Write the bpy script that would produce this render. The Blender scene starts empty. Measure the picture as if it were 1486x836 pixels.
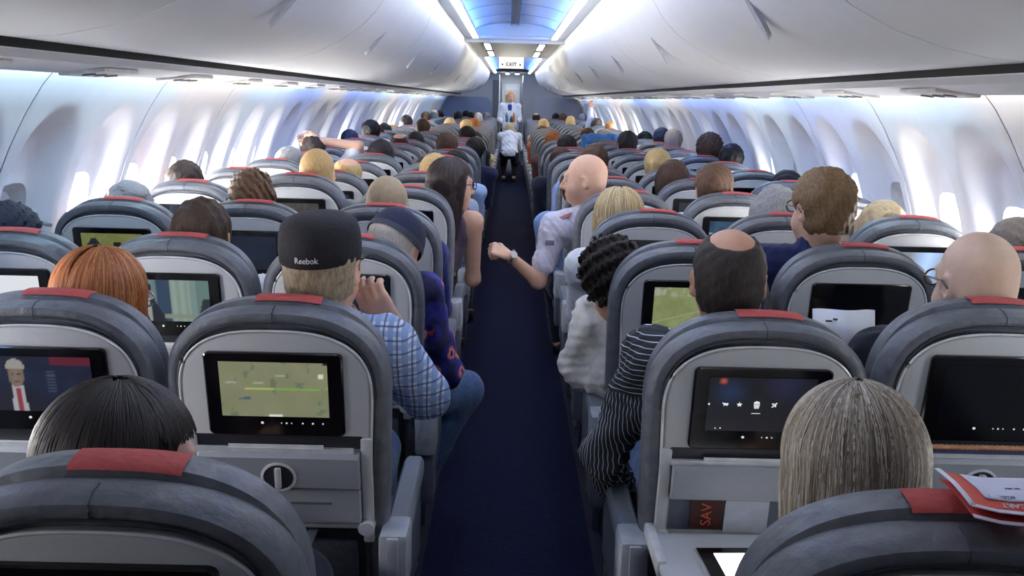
import bpy, bmesh, math, random
import numpy as np
from mathutils import Vector, Matrix, Euler
random.seed(7); rng = np.random.default_rng(7)
SC = bpy.context.scene; COL = SC.collection
R_ = math.radians

# ------------------------------------------------------------------ camera, world, exposure
CAM = np.array([-.03, 0., 1.55]); FPX = 1380.
_P, _R, _Y = R_(11.2), R_(1.4), R_(.36)
_fw = np.array([math.sin(_Y)*math.cos(_P), math.cos(_Y)*math.cos(_P), -math.sin(_P)])
_r0 = np.array([math.cos(_Y), -math.sin(_Y), 0.]); _u0 = np.cross(_r0, _fw)
_rt = _r0*math.cos(_R)+_u0*math.sin(_R); _up = -_r0*math.sin(_R)+_u0*math.cos(_R)
cd = bpy.data.cameras.new('camera'); cam = bpy.data.objects.new('camera', cd); COL.objects.link(cam)
cd.sensor_width = 36; cd.lens = FPX/1486*36; cd.clip_start = .05; cd.clip_end = 200
cam.matrix_world = Matrix(((_rt[0], _up[0], -_fw[0], CAM[0]), (_rt[1], _up[1], -_fw[1], CAM[1]), (_rt[2], _up[2], -_fw[2], CAM[2]), (0, 0, 0, 1)))
SC.camera = cam
def aty(px, py, y):                      # photo pixel -> point on the cross-cabin plane at distance y
    d = _fw*FPX+_rt*(px-743)+_up*(418-py); return CAM+d*(y/d[1])

W = bpy.data.worlds.new('world'); SC.world = W; W.use_nodes = True
W.node_tree.nodes['Background'].inputs[0].default_value = (.75, .85, 1, 1)
W.node_tree.nodes['Background'].inputs[1].default_value = 1.0
SC.view_settings.view_transform = 'Standard'; SC.view_settings.look = 'None'
SC.view_settings.gamma = 1; SC.view_settings.exposure = 0.0; SC.view_settings.use_curve_mapping = False
DOME_W, WASH_W, WIN_W, WARM_W = 12.0, 24.0, 95.0, 14.0      # strengths of cove strips, wall-wash strips, open windows, front lamps

# ------------------------------------------------------------------ materials
def rgb(*c):
    return tuple((v/255/12.92 if v/255 <= .04045 else ((v/255+.055)/1.055)**2.4) for v in c)+(1,)
MATS = {}
def nodes(name):
    m = bpy.data.materials.new(name); m.use_nodes = True
    t = m.node_tree; return m, t, t.nodes['Principled BSDF']
def mat(name, col, rough=.5, var=.12, scale=30., stretch=(1, 1, 1), metal=0., bump=0., spec=.5, sheen=0.):
    """principled with a noise that varies the colour and lifts a fine relief"""
    if name in MATS: return MATS[name]
    m, t, b = nodes(name); N = t.nodes; L = t.links
    tc = N.new('ShaderNodeTexCoord'); mp = N.new('ShaderNodeMapping'); mp.inputs['Scale'].default_value = stretch
    nz = N.new('ShaderNodeTexNoise'); nz.inputs['Scale'].default_value = scale; nz.inputs['Detail'].default_value = 4
    L.new(tc.outputs['Object'], mp.inputs[0]); L.new(mp.outputs[0], nz.inputs['Vector'])
    rp = N.new('ShaderNodeValToRGB'); e = rp.color_ramp.elements
    e[0].position = .3; e[1].position = .7
    e[0].color = tuple(c*(1-var) for c in col[:3])+(1,); e[1].color = tuple(min(1, c*(1+var)) for c in col[:3])+(1,)
    L.new(nz.outputs['Fac'], rp.inputs[0]); L.new(rp.outputs[0], b.inputs['Base Color'])
    b.inputs['Roughness'].default_value = rough; b.inputs['Metallic'].default_value = metal
    b.inputs['Specular IOR Level'].default_value = spec; b.inputs['Sheen Weight'].default_value = sheen
    if bump:
        bp = N.new('ShaderNodeBump'); bp.inputs['Strength'].default_value = bump; bp.inputs['Distance'].default_value = .01
        L.new(nz.outputs['Fac'], bp.inputs['Height']); L.new(bp.outputs[0], b.inputs['Normal'])
    MATS[name] = m; return m
def emit(name, col, strength):
    if name in MATS: return MATS[name]
    m, t, b = nodes(name)
    b.inputs['Base Color'].default_value = col; b.inputs['Emission Color'].default_value = col
    b.inputs['Emission Strength'].default_value = strength; b.inputs['Roughness'].default_value = .4
    MATS[name] = m; return m
def stripes(name, base, line, per, width, axis=0, cross=None, split=None, warp=.012):
    """woven stripes; cross adds a second set (plaid); split = height above which stripes run level"""
    m, t, b = nodes(name); N = t.nodes; L = t.links
    tc = N.new('ShaderNodeTexCoord'); sp = N.new('ShaderNodeSeparateXYZ')
    nz = N.new('ShaderNodeTexNoise'); nz.inputs['Scale'].default_value = 9; nz.inputs['Detail'].default_value = 1
    mx = N.new('ShaderNodeVectorMath'); mx.operation = 'MULTIPLY_ADD'; mx.inputs[1].default_value = (warp,)*3
    L.new(tc.outputs['Object'], nz.inputs['Vector']); L.new(nz.outputs['Color'], mx.inputs[0]); L.new(tc.outputs['Object'], mx.inputs[2])
    L.new(mx.outputs[0], sp.inputs[0])
    def M(op, a, bb=None, c=None):
        n = N.new('ShaderNodeMath'); n.operation = op
        for i, v in enumerate((a, bb, c)):
            if v is None: continue
            if isinstance(v, (int, float)): n.inputs[i].default_value = v
            else: L.new(v, n.inputs[i])
        return n.outputs[0]
    def line_mask(sock, p, w):
        f = M('FRACT', M('MULTIPLY', sock, 1/p)); return M('LESS_THAN', M('ABSOLUTE', M('SUBTRACT', f, .5)), w/p/2)
    src = sp.outputs[axis]
    if split is not None:
        k = M('GREATER_THAN', sp.outputs[2], split)
        src = M('ADD', M('MULTIPLY', sp.outputs[2], k), M('MULTIPLY', M('ADD', sp.outputs[0], M('MULTIPLY', sp.outputs[1], -.8)), M('SUBTRACT', 1, k)))
    fac = line_mask(src, per, width)
    mix = N.new('ShaderNodeMixRGB'); mix.inputs[1].default_value = base; mix.inputs[2].default_value = line
    L.new(fac, mix.inputs[0]); out = mix.outputs[0]
    if cross:
        for sock, p, w, c in ((sp.outputs[2], per, width, line), (sp.outputs[0], per*1.0, width*.35, cross), (sp.outputs[2], per*1.0, width*.35, cross)):
            s2 = M('ADD', sock, p*.5) if c is cross else sock
            mm = N.new('ShaderNodeMixRGB'); mm.inputs[2].default_value = c
            L.new(M('MULTIPLY', line_mask(s2, p, w), .75), mm.inputs[0]); L.new(out, mm.inputs[1]); out = mm.outputs[0]
    L.new(out, b.inputs['Base Color']); b.inputs['Roughness'].default_value = .85
    MATS[name] = m; return m
def floral(name):
    m, t, b = nodes(name); N = t.nodes; L = t.links
    tc = N.new('ShaderNodeTexCoord'); v = N.new('ShaderNodeTexVoronoi'); v.inputs['Scale'].default_value = 17
    nz = N.new('ShaderNodeTexNoise'); nz.inputs['Scale'].default_value = 40
    mx = N.new('ShaderNodeVectorMath'); mx.operation = 'MULTIPLY_ADD'; mx.inputs[1].default_value = (.03, .03, .03)
    L.new(tc.outputs['Object'], nz.inputs['Vector']); L.new(nz.outputs['Color'], mx.inputs[0]); L.new(tc.outputs['Object'], mx.inputs[2]); L.new(mx.outputs[0], v.inputs['Vector'])
    rp = N.new('ShaderNodeValToRGB'); rp.color_ramp.interpolation = 'CONSTANT'; e = rp.color_ramp.elements
    e[0].color = rgb(20, 24, 110); e[1].position = .14; e[1].color = rgb(205, 130, 130)
    x = e.new(.27); x.color = rgb(150, 70, 75)
    x = e.new(.36); x.color = rgb(28, 34, 125); x = e.new(.62); x.color = rgb(16, 18, 70)
    L.new(v.outputs['Distance'], rp.inputs[0]); L.new(rp.outputs[0], b.inputs['Base Color']); b.inputs['Roughness'].default_value = .8
    MATS[name] = m; return m
def vcol(name, emission=1.0, rough=.3):
    """reads the colour attribute 'Col' : screens (emission) or strands and prints (no emission)"""
    if name in MATS: return MATS[name]
    m, t, b = nodes(name); a = t.nodes.new('ShaderNodeAttribute'); a.attribute_name = 'Col'
    if emission:
        b.inputs['Base Color'].default_value = (.01, .01, .012, 1)
        t.links.new(a.outputs['Color'], b.inputs['Emission Color']); b.inputs['Emission Strength'].default_value = emission
    else: t.links.new(a.outputs['Color'], b.inputs['Base Color'])
    b.inputs['Roughness'].default_value = rough
    MATS[name] = m; return m
def hairmat(name, col, var=.35):
    return mat('hair_'+name, col, .6, var, 55, (4, 4, .8), bump=.3, spec=.25)
def cloth(name, col, var=.1):
    return mat('cloth_'+name, col, .9, var, 60, bump=.25, spec=.2, sheen=.15)

LEATHER = mat('grey_leather', rgb(96, 100, 108), .46, .16, 38, bump=.45)
LEATHER_D = mat('dark_leather', rgb(52, 56, 66), .52, .16, 60, bump=.3)
SHELLM = mat('silver_plastic', rgb(186, 188, 190), .42, .03, 200, bump=.02)
TRAYM = mat('tray_plastic', rgb(140, 145, 153), .45, .04, 220, bump=.03)
DARKP = mat('dark_plastic', rgb(34, 37, 46), .55, .15, 120)
ARMM = mat('armrest_plastic', rgb(112, 119, 132), .5, .06, 120)
BLACKG = mat('black_gloss', rgb(10, 10, 13), .12, .05, 50)
REDM = mat('red_tag_cloth', rgb(180, 76, 74), .75, .08, 90, bump=.2)
WHITEP = mat('white_panel', rgb(226, 227, 230), .45, .02, 12)
BINM = mat('bin_panel', rgb(226, 227, 228), .38, .015, 9)
WALLM = mat('sidewall_panel', rgb(222, 224, 232), .5, .02, 14)
METAL = mat('metal_grey', rgb(150, 152, 156), .3, .05, 60, metal=.9)
GAPM = mat('gap_shade_black', rgb(16, 17, 19), .7, .1, 30)
WHITEEM = emit('icon_white', (1, 1, 1, 1), 1.2)
SCREEN = vcol('screen_picture', .85)
SCREEN_OFF = mat('screen_off', rgb(11, 12, 20), .12, .3, 6)

# ------------------------------------------------------------------ mesh helpers
def link(name, me, parent=None, mats=(), smooth=True):
    o = bpy.data.objects.new(name, me); COL.objects.link(o)
    if parent is not None: o.parent = parent
    for m in mats: me.materials.append(m)
    if smooth and len(me.polygons): me.polygons.foreach_set('use_smooth', [True]*len(me.polygons))
    return o
def mesh(vs, fs, name='m'):
    me = bpy.data.meshes.new(name); me.from_pydata([tuple(v) for v in vs], [], [tuple(f) for f in fs]); me.update(); return me
class MB:
    def __init__(s): s.v = []; s.f = []
    def add(s, vs, fs):
        n = len(s.v); s.v += [tuple(v) for v in vs]; s.f += [tuple(i+n for i in f) for f in fs]; return s
    def box(s, lo, hi, b=.0):
        x0, y0, z0 = lo; x1, y1, z1 = hi
        if b <= 0:
            return s.add([(x0, y0, z0), (x1, y0, z0), (x1, y1, z0), (x0, y1, z0), (x0, y0, z1), (x1, y0, z1), (x1, y1, z1), (x0, y1, z1)],
                         [(0, 3, 2, 1), (4, 5, 6, 7), (0, 1, 5, 4), (1, 2, 6, 5), (2, 3, 7, 6), (3, 0, 4, 7)])
        bm = bmesh.new(); bmesh.ops.create_cube(bm, size=1)
        for v in bm.verts: v.co = Vector(((x0+x1)/2+v.co.x*(x1-x0), (y0+y1)/2+v.co.y*(y1-y0), (z0+z1)/2+v.co.z*(z1-z0)))
        bmesh.ops.bevel(bm, geom=bm.edges[:], offset=b, segments=2, affect='EDGES', profile=.6)
        bm.verts.index_update(); s.add([v.co for v in bm.verts], [[v.index for v in f.verts] for f in bm.faces]); bm.free(); return s
    def loft(s, loops, cap0=True, cap1=True):
        n = len(loops[0]); vs = [p for l in loops for p in l]; fs = []
        for i in range(len(loops)-1):
            for j in range(n):
                k = (j+1) % n; fs.append((i*n+j, i*n+k, (i+1)*n+k, (i+1)*n+j))
        if cap0: fs.append(tuple(range(n-1, -1, -1)))
        if cap1: fs.append(tuple(range((len(loops)-1)*n, len(loops)*n)))
        return s.add(vs, fs)
    def strip(s, prof, y0, y1, ny=1):
        """open profile of (x,z) swept along y"""
        n = len(prof); vs = []; fs = []
        for i in range(ny+1):
            y = y0+(y1-y0)*i/ny; vs += [(x, y, z) for x, z in prof]
        for i in range(ny):
            for j in range(n-1): fs.append((i*n+j, i*n+j+1, (i+1)*n+j+1, (i+1)*n+j))
        return s.add(vs, fs)
    def solid(s, prof, y0, y1):
        """closed profile of (x,z) extruded along y"""
        return s.loft([[(x, y0, z) for x, z in prof], [(x, y1, z) for x, z in prof]])
    def tube(s, pts, r, n=8, taper=None):
        pts = [Vector(p) for p in pts]; loops = []
        for i, p in enumerate(pts):
            t = (pts[min(i+1, len(pts)-1)]-pts[max(i-1, 0)]).normalized()
            a = t.cross(Vector((0, 0, 1)) if abs(t.z) < .9 else Vector((1, 0, 0))).normalized(); b = t.cross(a)
            rr = r if taper is None else taper[i]
            loops.append([p+a*rr*math.cos(2*math.pi*j/n)+b*rr*math.sin(2*math.pi*j/n) for j in range(n)])
        return s.loft(loops)
    def me(s): return mesh(s.v, s.f)
    def build(s, name, m, parent=None, smooth=True):
        me = s.me(); bm = bmesh.new(); bm.from_mesh(me); bmesh.ops.recalc_face_normals(bm, faces=bm.faces[:]); bm.to_mesh(me); bm.free()
        o = link(name, me, parent, (m,), smooth)
        if smooth: sharpen(me)
        return o
def sharpen(me, ang=38):
    bm = bmesh.new(); bm.from_mesh(me); a = R_(ang)
    for e in bm.edges:
        if len(e.link_faces) == 2 and e.calc_face_angle(0) > a: e.smooth = False
    bm.to_mesh(me); bm.free()
def empty(name, loc=(0, 0, 0), parent=None):
    o = bpy.data.objects.new(name, None); o.empty_display_size = .1; COL.objects.link(o); o.location = loc
    if parent is not None: o.parent = parent
    return o
def tag(o, label=None, cat=None, group=None, kind=None):
    for k, v in (('label', label), ('category', cat), ('group', group), ('kind', kind)):
        if v: o[k] = v
    return o
KIDS = {}
def copy_tree(o, parent=None, over=None):
    c = o.copy(); COL.objects.link(c)
    if parent is not None: c.parent = parent
    for ch in o.children: copy_tree(ch, c)
    return c
def text_mesh(body, size, ext=.0006, bold=0.):
    cu = bpy.data.curves.new('txt', 'FONT'); cu.body = body; cu.size = size; cu.extrude = ext; cu.offset = bold; cu.align_x = 'CENTER'; cu.align_y = 'CENTER'; cu.resolution_u = 3
    o = bpy.data.objects.new('txt', cu); COL.objects.link(o)
    dg = bpy.context.evaluated_depsgraph_get(); me = bpy.data.meshes.new_from_object(o.evaluated_get(dg))
    bpy.data.objects.remove(o); return me
def ell_loop(w, h, z0, zb, n=2.6, k=40, y=0, slope=0., zr=1.165):
    """arched outline: straight sides down to zb, superellipse top; leans with the seat back"""
    pts = []
    for i in range(k+1):
        a = math.pi*i/k; c, s_ = math.cos(a), math.sin(a)
        pts.append((w*math.copysign(abs(c)**(2/n), c), z0+h*abs(s_)**(2/n)))
    pts += [(-w*.98, (z0*2+zb)/3), (-w*.95, (z0+2*zb)/3), (-w*.9, zb), (w*.9, zb), (w*.95, (z0+2*zb)/3), (w*.98, (z0*2+zb)/3)]
    return [(x, y+(zr-z)*slope, z) for x, z in pts]

# ------------------------------------------------------------------ volumes: bodies, clothes and hair as one skin each
class Vol:
    def __init__(s, lo, hi, h):
        s.h = h; s.lo = np.array(lo)-3*h; s.n = np.ceil((np.array(hi)-s.lo)/h).astype(int)+4
        s.a = np.full(s.n, .5, np.float32)
    def _sl(s, lo, hi):
        i0 = np.clip(np.floor((np.array(lo)-s.lo)/s.h).astype(int), 0, s.n-1); i1 = np.clip(np.ceil((np.array(hi)-s.lo)/s.h).astype(int)+1, 1, s.n)
        sl = tuple(slice(a, b) for a, b in zip(i0, i1))
        g = [(s.lo[k]+np.arange(i0[k], i1[k])*s.h).astype(np.float32) for k in range(3)]
        return sl, g[0][:, None, None], g[1][None, :, None], g[2][None, None, :]
    def put(s, fn, lo, hi, k=.02, op='u'):
        m = k+3*s.h; sl, x, y, z = s._sl(np.array(lo)-m, np.array(hi)+m)
        if 0 in s.a[sl].shape: return
        d = fn(x, y, z); a = s.a[sl]
        if op == 's': d = -d
        sg = 1 if op == 'u' else -1
        if k > 0:
            hh = np.clip(.5+.5*sg*(d-a)/k, 0, 1); r = d*(1-hh)+a*hh-sg*k*hh*(1-hh)
        else: r = np.minimum(a, d) if sg == 1 else np.maximum(a, d)
        s.a[sl] = r
    def cap(s, p0, p1, r0, r1=None, k=.02, op='u'):
        r1 = r0 if r1 is None else r1; p0 = np.array(p0, float); p1 = np.array(p1, float); d = p1-p0; L2 = max(d@d, 1e-9)
        def f(x, y, z):
            t = np.clip(((x-p0[0])*d[0]+(y-p0[1])*d[1]+(z-p0[2])*d[2])/L2, 0, 1)
            return np.sqrt((x-p0[0]-t*d[0])**2+(y-p0[1]-t*d[1])**2+(z-p0[2]-t*d[2])**2)-(r0+(r1-r0)*t)
        rm = max(r0, r1); s.put(f, np.minimum(p0, p1)-rm, np.maximum(p0, p1)+rm, k, op)
    def ell(s, c, r, rot=None, k=.02, op='u', grow=0., extra=None):
        c = np.array(c, float); r = np.array(r, float)+grow; M = np.eye(3) if rot is None else np.array(rot)
        def f(x, y, z):
            X, Y, Z = x-c[0], y-c[1], z-c[2]
            u = (M[0, 0]*X+M[1, 0]*Y+M[2, 0]*Z); v = (M[0, 1]*X+M[1, 1]*Y+M[2, 1]*Z); w = (M[0, 2]*X+M[1, 2]*Y+M[2, 2]*Z)
            k0 = np.sqrt((u/r[0])**2+(v/r[1])**2+(w/r[2])**2)+1e-6; k1 = np.sqrt((u/r[0]**2)**2+(v/r[1]**2)**2+(w/r[2]**2)**2)+1e-6
            d = k0*(k0-1)/k1
            if extra is not None: d = d+extra(u, v, w)
            return d
        rm = np.max(r); s.put(f, c-rm, c+rm, k, op)
    def plane(s, p, n, k=.004):
        """keep the side the normal points to"""
        n = np.array(n, float); n /= np.linalg.norm(n); p = np.array(p, float)
        _, x, y, z = s._sl(s.lo, s.lo+s.n*s.h)
        d = -((x-p[0])*n[0]+(y-p[1])*n[1]+(z-p[2])*n[2]); a = s.a
        s.a = np.maximum(a, d[:a.shape[0], :a.shape[1], :a.shape[2]]).astype(np.float32)
    def noise(s, amp, freq, seed=0, st=(1, 1, 1)):
        r = np.random.default_rng(seed); _, x, y, z = s._sl(s.lo, s.lo+s.n*s.h); d = 0
        for i in range(5):
            k = r.normal(size=3)*freq*(1+.5*i)*np.array(st); ph = r.uniform(0, 6.28); d = d+np.sin(k[0]*x+k[1]*y+k[2]*z+ph)/(1+.5*i)
        near = np.abs(s.a) < .05
        s.a = np.where(near, s.a+amp*d[:s.a.shape[0], :s.a.shape[1], :s.a.shape[2]]/2, s.a).astype(np.float32)
    def mesh(s, relax=1):
        a = s.a; a[0] = a[-1] = .5; a[:, 0] = a[:, -1] = .5; a[:, :, 0] = a[:, :, -1] = .5
        ins = a < 0; nx, ny, nz = a.shape
        cnt = np.zeros((nx-1, ny-1, nz-1), np.uint8)
        for i in (0, 1):
            for j in (0, 1):
                for k in (0, 1): cnt += ins[i:nx-1+i, j:ny-1+j, k:nz-1+k]
        ci = np.argwhere((cnt > 0) & (cnt < 8))
        if len(ci) == 0: return mesh([], [])
        idx = np.full(cnt.shape, -1, np.int32); idx[tuple(ci.T)] = np.arange(len(ci))
        acc = np.zeros((len(ci), 3)); num = np.zeros(len(ci))
        cor = [(i, j, k) for i in (0, 1) for j in (0, 1) for k in (0, 1)]
        for p in cor:
            for ax in range(3):
                if p[ax]: continue
                q = list(p); q[ax] = 1
                va = a[ci[:, 0]+p[0], ci[:, 1]+p[1], ci[:, 2]+p[2]]; vb = a[ci[:, 0]+q[0], ci[:, 1]+q[1], ci[:, 2]+q[2]]
                m = (va < 0) != (vb < 0); t = np.where(m, va/np.where(m, va-vb, 1), 0)
                pt = np.tile(np.array(p, float), (len(ci), 1)); pt[:, ax] += t
                acc[m] += pt[m]; num[m] += 1
        V = s.lo+(ci+acc/num[:, None])*s.h
        Q = []
        for ax in range(3):
            o1, o2 = [(1, 2), (2, 0), (0, 1)][ax]
            sl0 = [slice(1, n-1) for n in (nx, ny, nz)]; sl0[ax] = slice(0, (nx, ny, nz)[ax]-1); sl1 = list(sl0); sl1[ax] = slice(1, (nx, ny, nz)[ax])
            A = ins[tuple(sl0)]; B = ins[tuple(sl1)]
            for flip, mk in ((False, A & ~B), (True, ~A & B)):
                e = np.argwhere(mk)
                if not len(e): continue
                for k in range(3):
                    if k != ax: e[:, k] += 1
                qs = []
                for da, db in ((0, 0), (-1, 0), (-1, -1), (0, -1)):
                    c = e.copy(); c[:, o1] += da; c[:, o2] += db; qs.append(idx[tuple(c.T)])
                q = np.stack(qs if not flip else qs[::-1], 1); Q.append(q)
        Q = np.concatenate(Q); Q = Q[(Q >= 0).all(1)]
        for _ in range(relax):
            S = np.zeros_like(V); n = np.zeros(len(V))
            for i in range(4):
                for j in ((i+1) % 4, (i+3) % 4):
                    np.add.at(S, Q[:, i], V[Q[:, j]]); np.add.at(n, Q[:, i], 1)
            V = .5*V+.5*S/np.maximum(n, 1)[:, None]
        me = bpy.data.meshes.new('v'); me.vertices.add(len(V)); me.vertices.foreach_set('co', V.astype(np.float32).ravel())
        me.loops.add(Q.size); me.loops.foreach_set('vertex_index', Q.ravel().astype(np.int32))
        me.polygons.add(len(Q)); me.polygons.foreach_set('loop_start', np.arange(0, Q.size, 4, dtype=np.int32))
        try: me.polygons.foreach_set('loop_total', np.full(len(Q), 4, np.int32))
        except Exception: pass
        me.update(calc_edges=True); me.validate(); return me

# ------------------------------------------------------------------ the cabin
CX = (-1.475, -.99, -.505, .505, .99, 1.475)
NROW = 27
def rowy(k): return 1.09+.787*k
Y0, Y1 = -1.3, 22.6
WP0, WPITCH = 3.35, .526                      # first left window ahead of the camera, window spacing
PROF = [(1.43, 1.66), (1.47, 1.605), (1.51, 1.56), (1.57, 1.47), (1.63, 1.36), (1.68, 1.25), (1.72, 1.13), (1.75, 1.0), (1.77, .85), (1.775, .7), (1.77, .5), (1.745, .3), (1.70, 0)]
def prof_x(z):
    for (xa, za), (xb, zb) in zip(PROF, PROF[1:]):
        if zb <= z <= za: return xa+(xb-xa)*(za-z)/(za-zb)
    return PROF[0][0] if z > 1.6 else PROF[-1][0]

ORD = ['first', 'second', 'third', 'fourth', 'fifth', 'sixth', 'seventh', 'eighth', 'ninth', 'tenth', 'eleventh', 'twelfth', 'thirteenth', 'fourteenth', 'fifteenth', 'sixteenth', 'seventeenth', 'eighteenth', 'nineteenth', 'twentieth', 'twenty-first', 'twenty-second', 'twenty-third', 'twenty-fourth', 'twenty-fifth', 'twenty-sixth', 'twenty-seventh']
# floor with the aisle carpet
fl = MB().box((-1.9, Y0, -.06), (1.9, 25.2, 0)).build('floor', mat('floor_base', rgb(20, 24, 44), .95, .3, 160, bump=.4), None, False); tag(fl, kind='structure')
def carpet_mat():
    m, t, b = nodes('aisle_carpet'); N = t.nodes; L = t.links
    tc = N.new('ShaderNodeTexCoord'); mp = N.new('ShaderNodeMapping'); mp.inputs['Scale'].default_value = (38, 20, 1)
    br = N.new('ShaderNodeTexBrick'); br.inputs['Scale'].default_value = 1; br.inputs['Mortar Size'].default_value = .12
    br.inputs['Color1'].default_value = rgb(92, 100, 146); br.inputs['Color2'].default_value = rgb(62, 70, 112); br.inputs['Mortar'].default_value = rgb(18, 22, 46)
    L.new(tc.outputs['Object'], mp.inputs[0]); L.new(mp.outputs[0], br.inputs['Vector']); L.new(br.outputs['Color'], b.inputs['Base Color'])
    bp = N.new('ShaderNodeBump'); bp.inputs['Strength'].default_value = .6; bp.inputs['Distance'].default_value = .004
    L.new(br.outputs['Fac'], bp.inputs['Height']); bp.invert = True; L.new(bp.outputs[0], b.inputs['Normal']); b.inputs['Roughness'].default_value = .95; b.inputs['Specular IOR Level'].default_value = .1
    return m
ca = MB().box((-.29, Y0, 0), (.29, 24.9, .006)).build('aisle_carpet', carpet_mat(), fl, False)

# sidewalls: panels with two sculpted window reveals each
def reveal(sy, z):
    """(depth of the reveal, normalised window radius) at along-wall offset sy from a window centre"""
    r = ((abs(sy)/.222)**2.4+(abs(z-1.16)/.345)**2.4)**(1/2.4)
    w = ((abs(sy)/.118)**3+(abs(z-1.04)/.162)**3)**(1/3)
    t = min(1, max(0, (1.0-r)/.42)); t = t*t*(3-2*t)
    return .10*t, w
def panel_mesh():
    L = 2*WPITCH; ys = np.linspace(.004, L-.004, 58); zs = np.concatenate([np.linspace(1.66, .78, 58), np.linspace(.75, 0, 8)])
    vs = []; keep = []
    for y in ys:
        for z in zs:
            c = min((WPITCH*.5, WPITCH*1.5), key=lambda q: abs(q-y)); d, w = reveal(y-c, z)
            edge = .006 if (y < .012 or y > L-.012) else 0
            vs.append((prof_x(z)+d+edge, y, z)); keep.append(w)
    n = len(zs); fs = []
    for i in range(len(ys)-1):
        for j in range(n-1):
            q = (i*n+j, i*n+j+1, (i+1)*n+j+1, (i+1)*n+j)
            if min(keep[k] for k in q) < .98: continue
            fs.append(q)
    return mesh(vs, fs)
pm = panel_mesh(); pm.materials.append(WALLM); pm.polygons.foreach_set('use_smooth', [True]*len(pm.polygons))
pmL = pm.copy()
for v in pmL.vertices: v.co.x = -v.co.x
pmL.flip_normals()
# window pieces (right-hand side; mirrored for the left)
def ovals(hw, hh, zc, n=3, k=28): return [(hw*math.copysign(abs(math.cos(a))**(2/n), math.cos(a)), zc+hh*math.copysign(abs(math.sin(a))**(2/n), math.sin(a))) for a in [2*math.pi*i/k for i in range(k)]]
def win_meshes(sg):
    def P(hw, hh, dx): return [(sg*(prof_x(z)+dx), y, z) for y, z in ovals(hw, hh, 1.04)]
    fr = MB().loft([P(.136, .18, .078), P(.13, .174, .092), P(.105, .145, .125), P(.105, .145, .15)], False, False).me()
    pa = MB().loft([P(.112, .152, .135), P(.112, .152, .141)]).me()
    sh = MB().loft([P(.114, .154, .122), P(.114, .154, .128)]).me()
    return fr, pa, sh
DAY = emit('window_daylight', (1, .97, .93, 1), WIN_W); DAY2 = emit('window_daylight_soft', (1, .97, .95, 1), WIN_W*.35)
SHADEM = mat('window_shade', rgb(205, 205, 212), .6, .03, 40); FRAMEM = mat('window_surround', rgb(214, 216, 222), .5, .02, 20)
OPEN = {-1: {1: 1, 2: 1, 3: 1, 4: 1, 5: 1, 6: 1, 8: 2, 10: 2, 12: 1, 13: 2, 16: 2, 17: 1, 19: 1, 20: 1, 22: 1, 23: 2, 25: 1, -3: 1, -5: 2},
        1: {-4: 2, 0: 2, 1: 1, 3: 2, 6: 2, 9: 2, 13: 2, 15: 2, 18: 1, 19: 2, 21: 1, 22: 1, 24: 1, 28: 2, 30: 1}}
wn = 0
for sg, side in ((-1, 'left'), (1, 'right')):
    wall = MB().strip([(sg*(x+.2), z) for x, z in [(1.45, 1.75)]+PROF], Y0, 25.2).build('wall_'+side, mat('fuselage_liner', rgb(120, 122, 130), .8), None, False); tag(wall, kind='structure')
    for k in range(-8, 38, 2):
        y0 = WP0+(k-.5)*WPITCH
        if y0 > Y1: break
        link('sidewall_panel', pm if sg > 0 else pmL, wall, smooth=False).location = (0, y0, 0)
    fr, pa, sh = win_meshes(sg)
    for m_, q in ((fr, FRAMEM), (pa, DAY), (sh, SHADEM)): m_.materials.append(q)
    pa2 = pa.copy(); pa2.materials.clear(); pa2.materials.append(DAY2)
    for k in range(-8, 38):
        yc = WP0+k*WPITCH
        if yc > Y1-.2: break
        wn += 1; e = empty('window_%d' % wn, (0, yc, 0)); tag(e, kind='structure')
        link('window_surround', fr, e)
        st = OPEN[sg].get(k, 0)
        if st: link('window_pane', pa if st == 1 else pa2, e)
        else: link('window_shade', sh, e)

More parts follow.
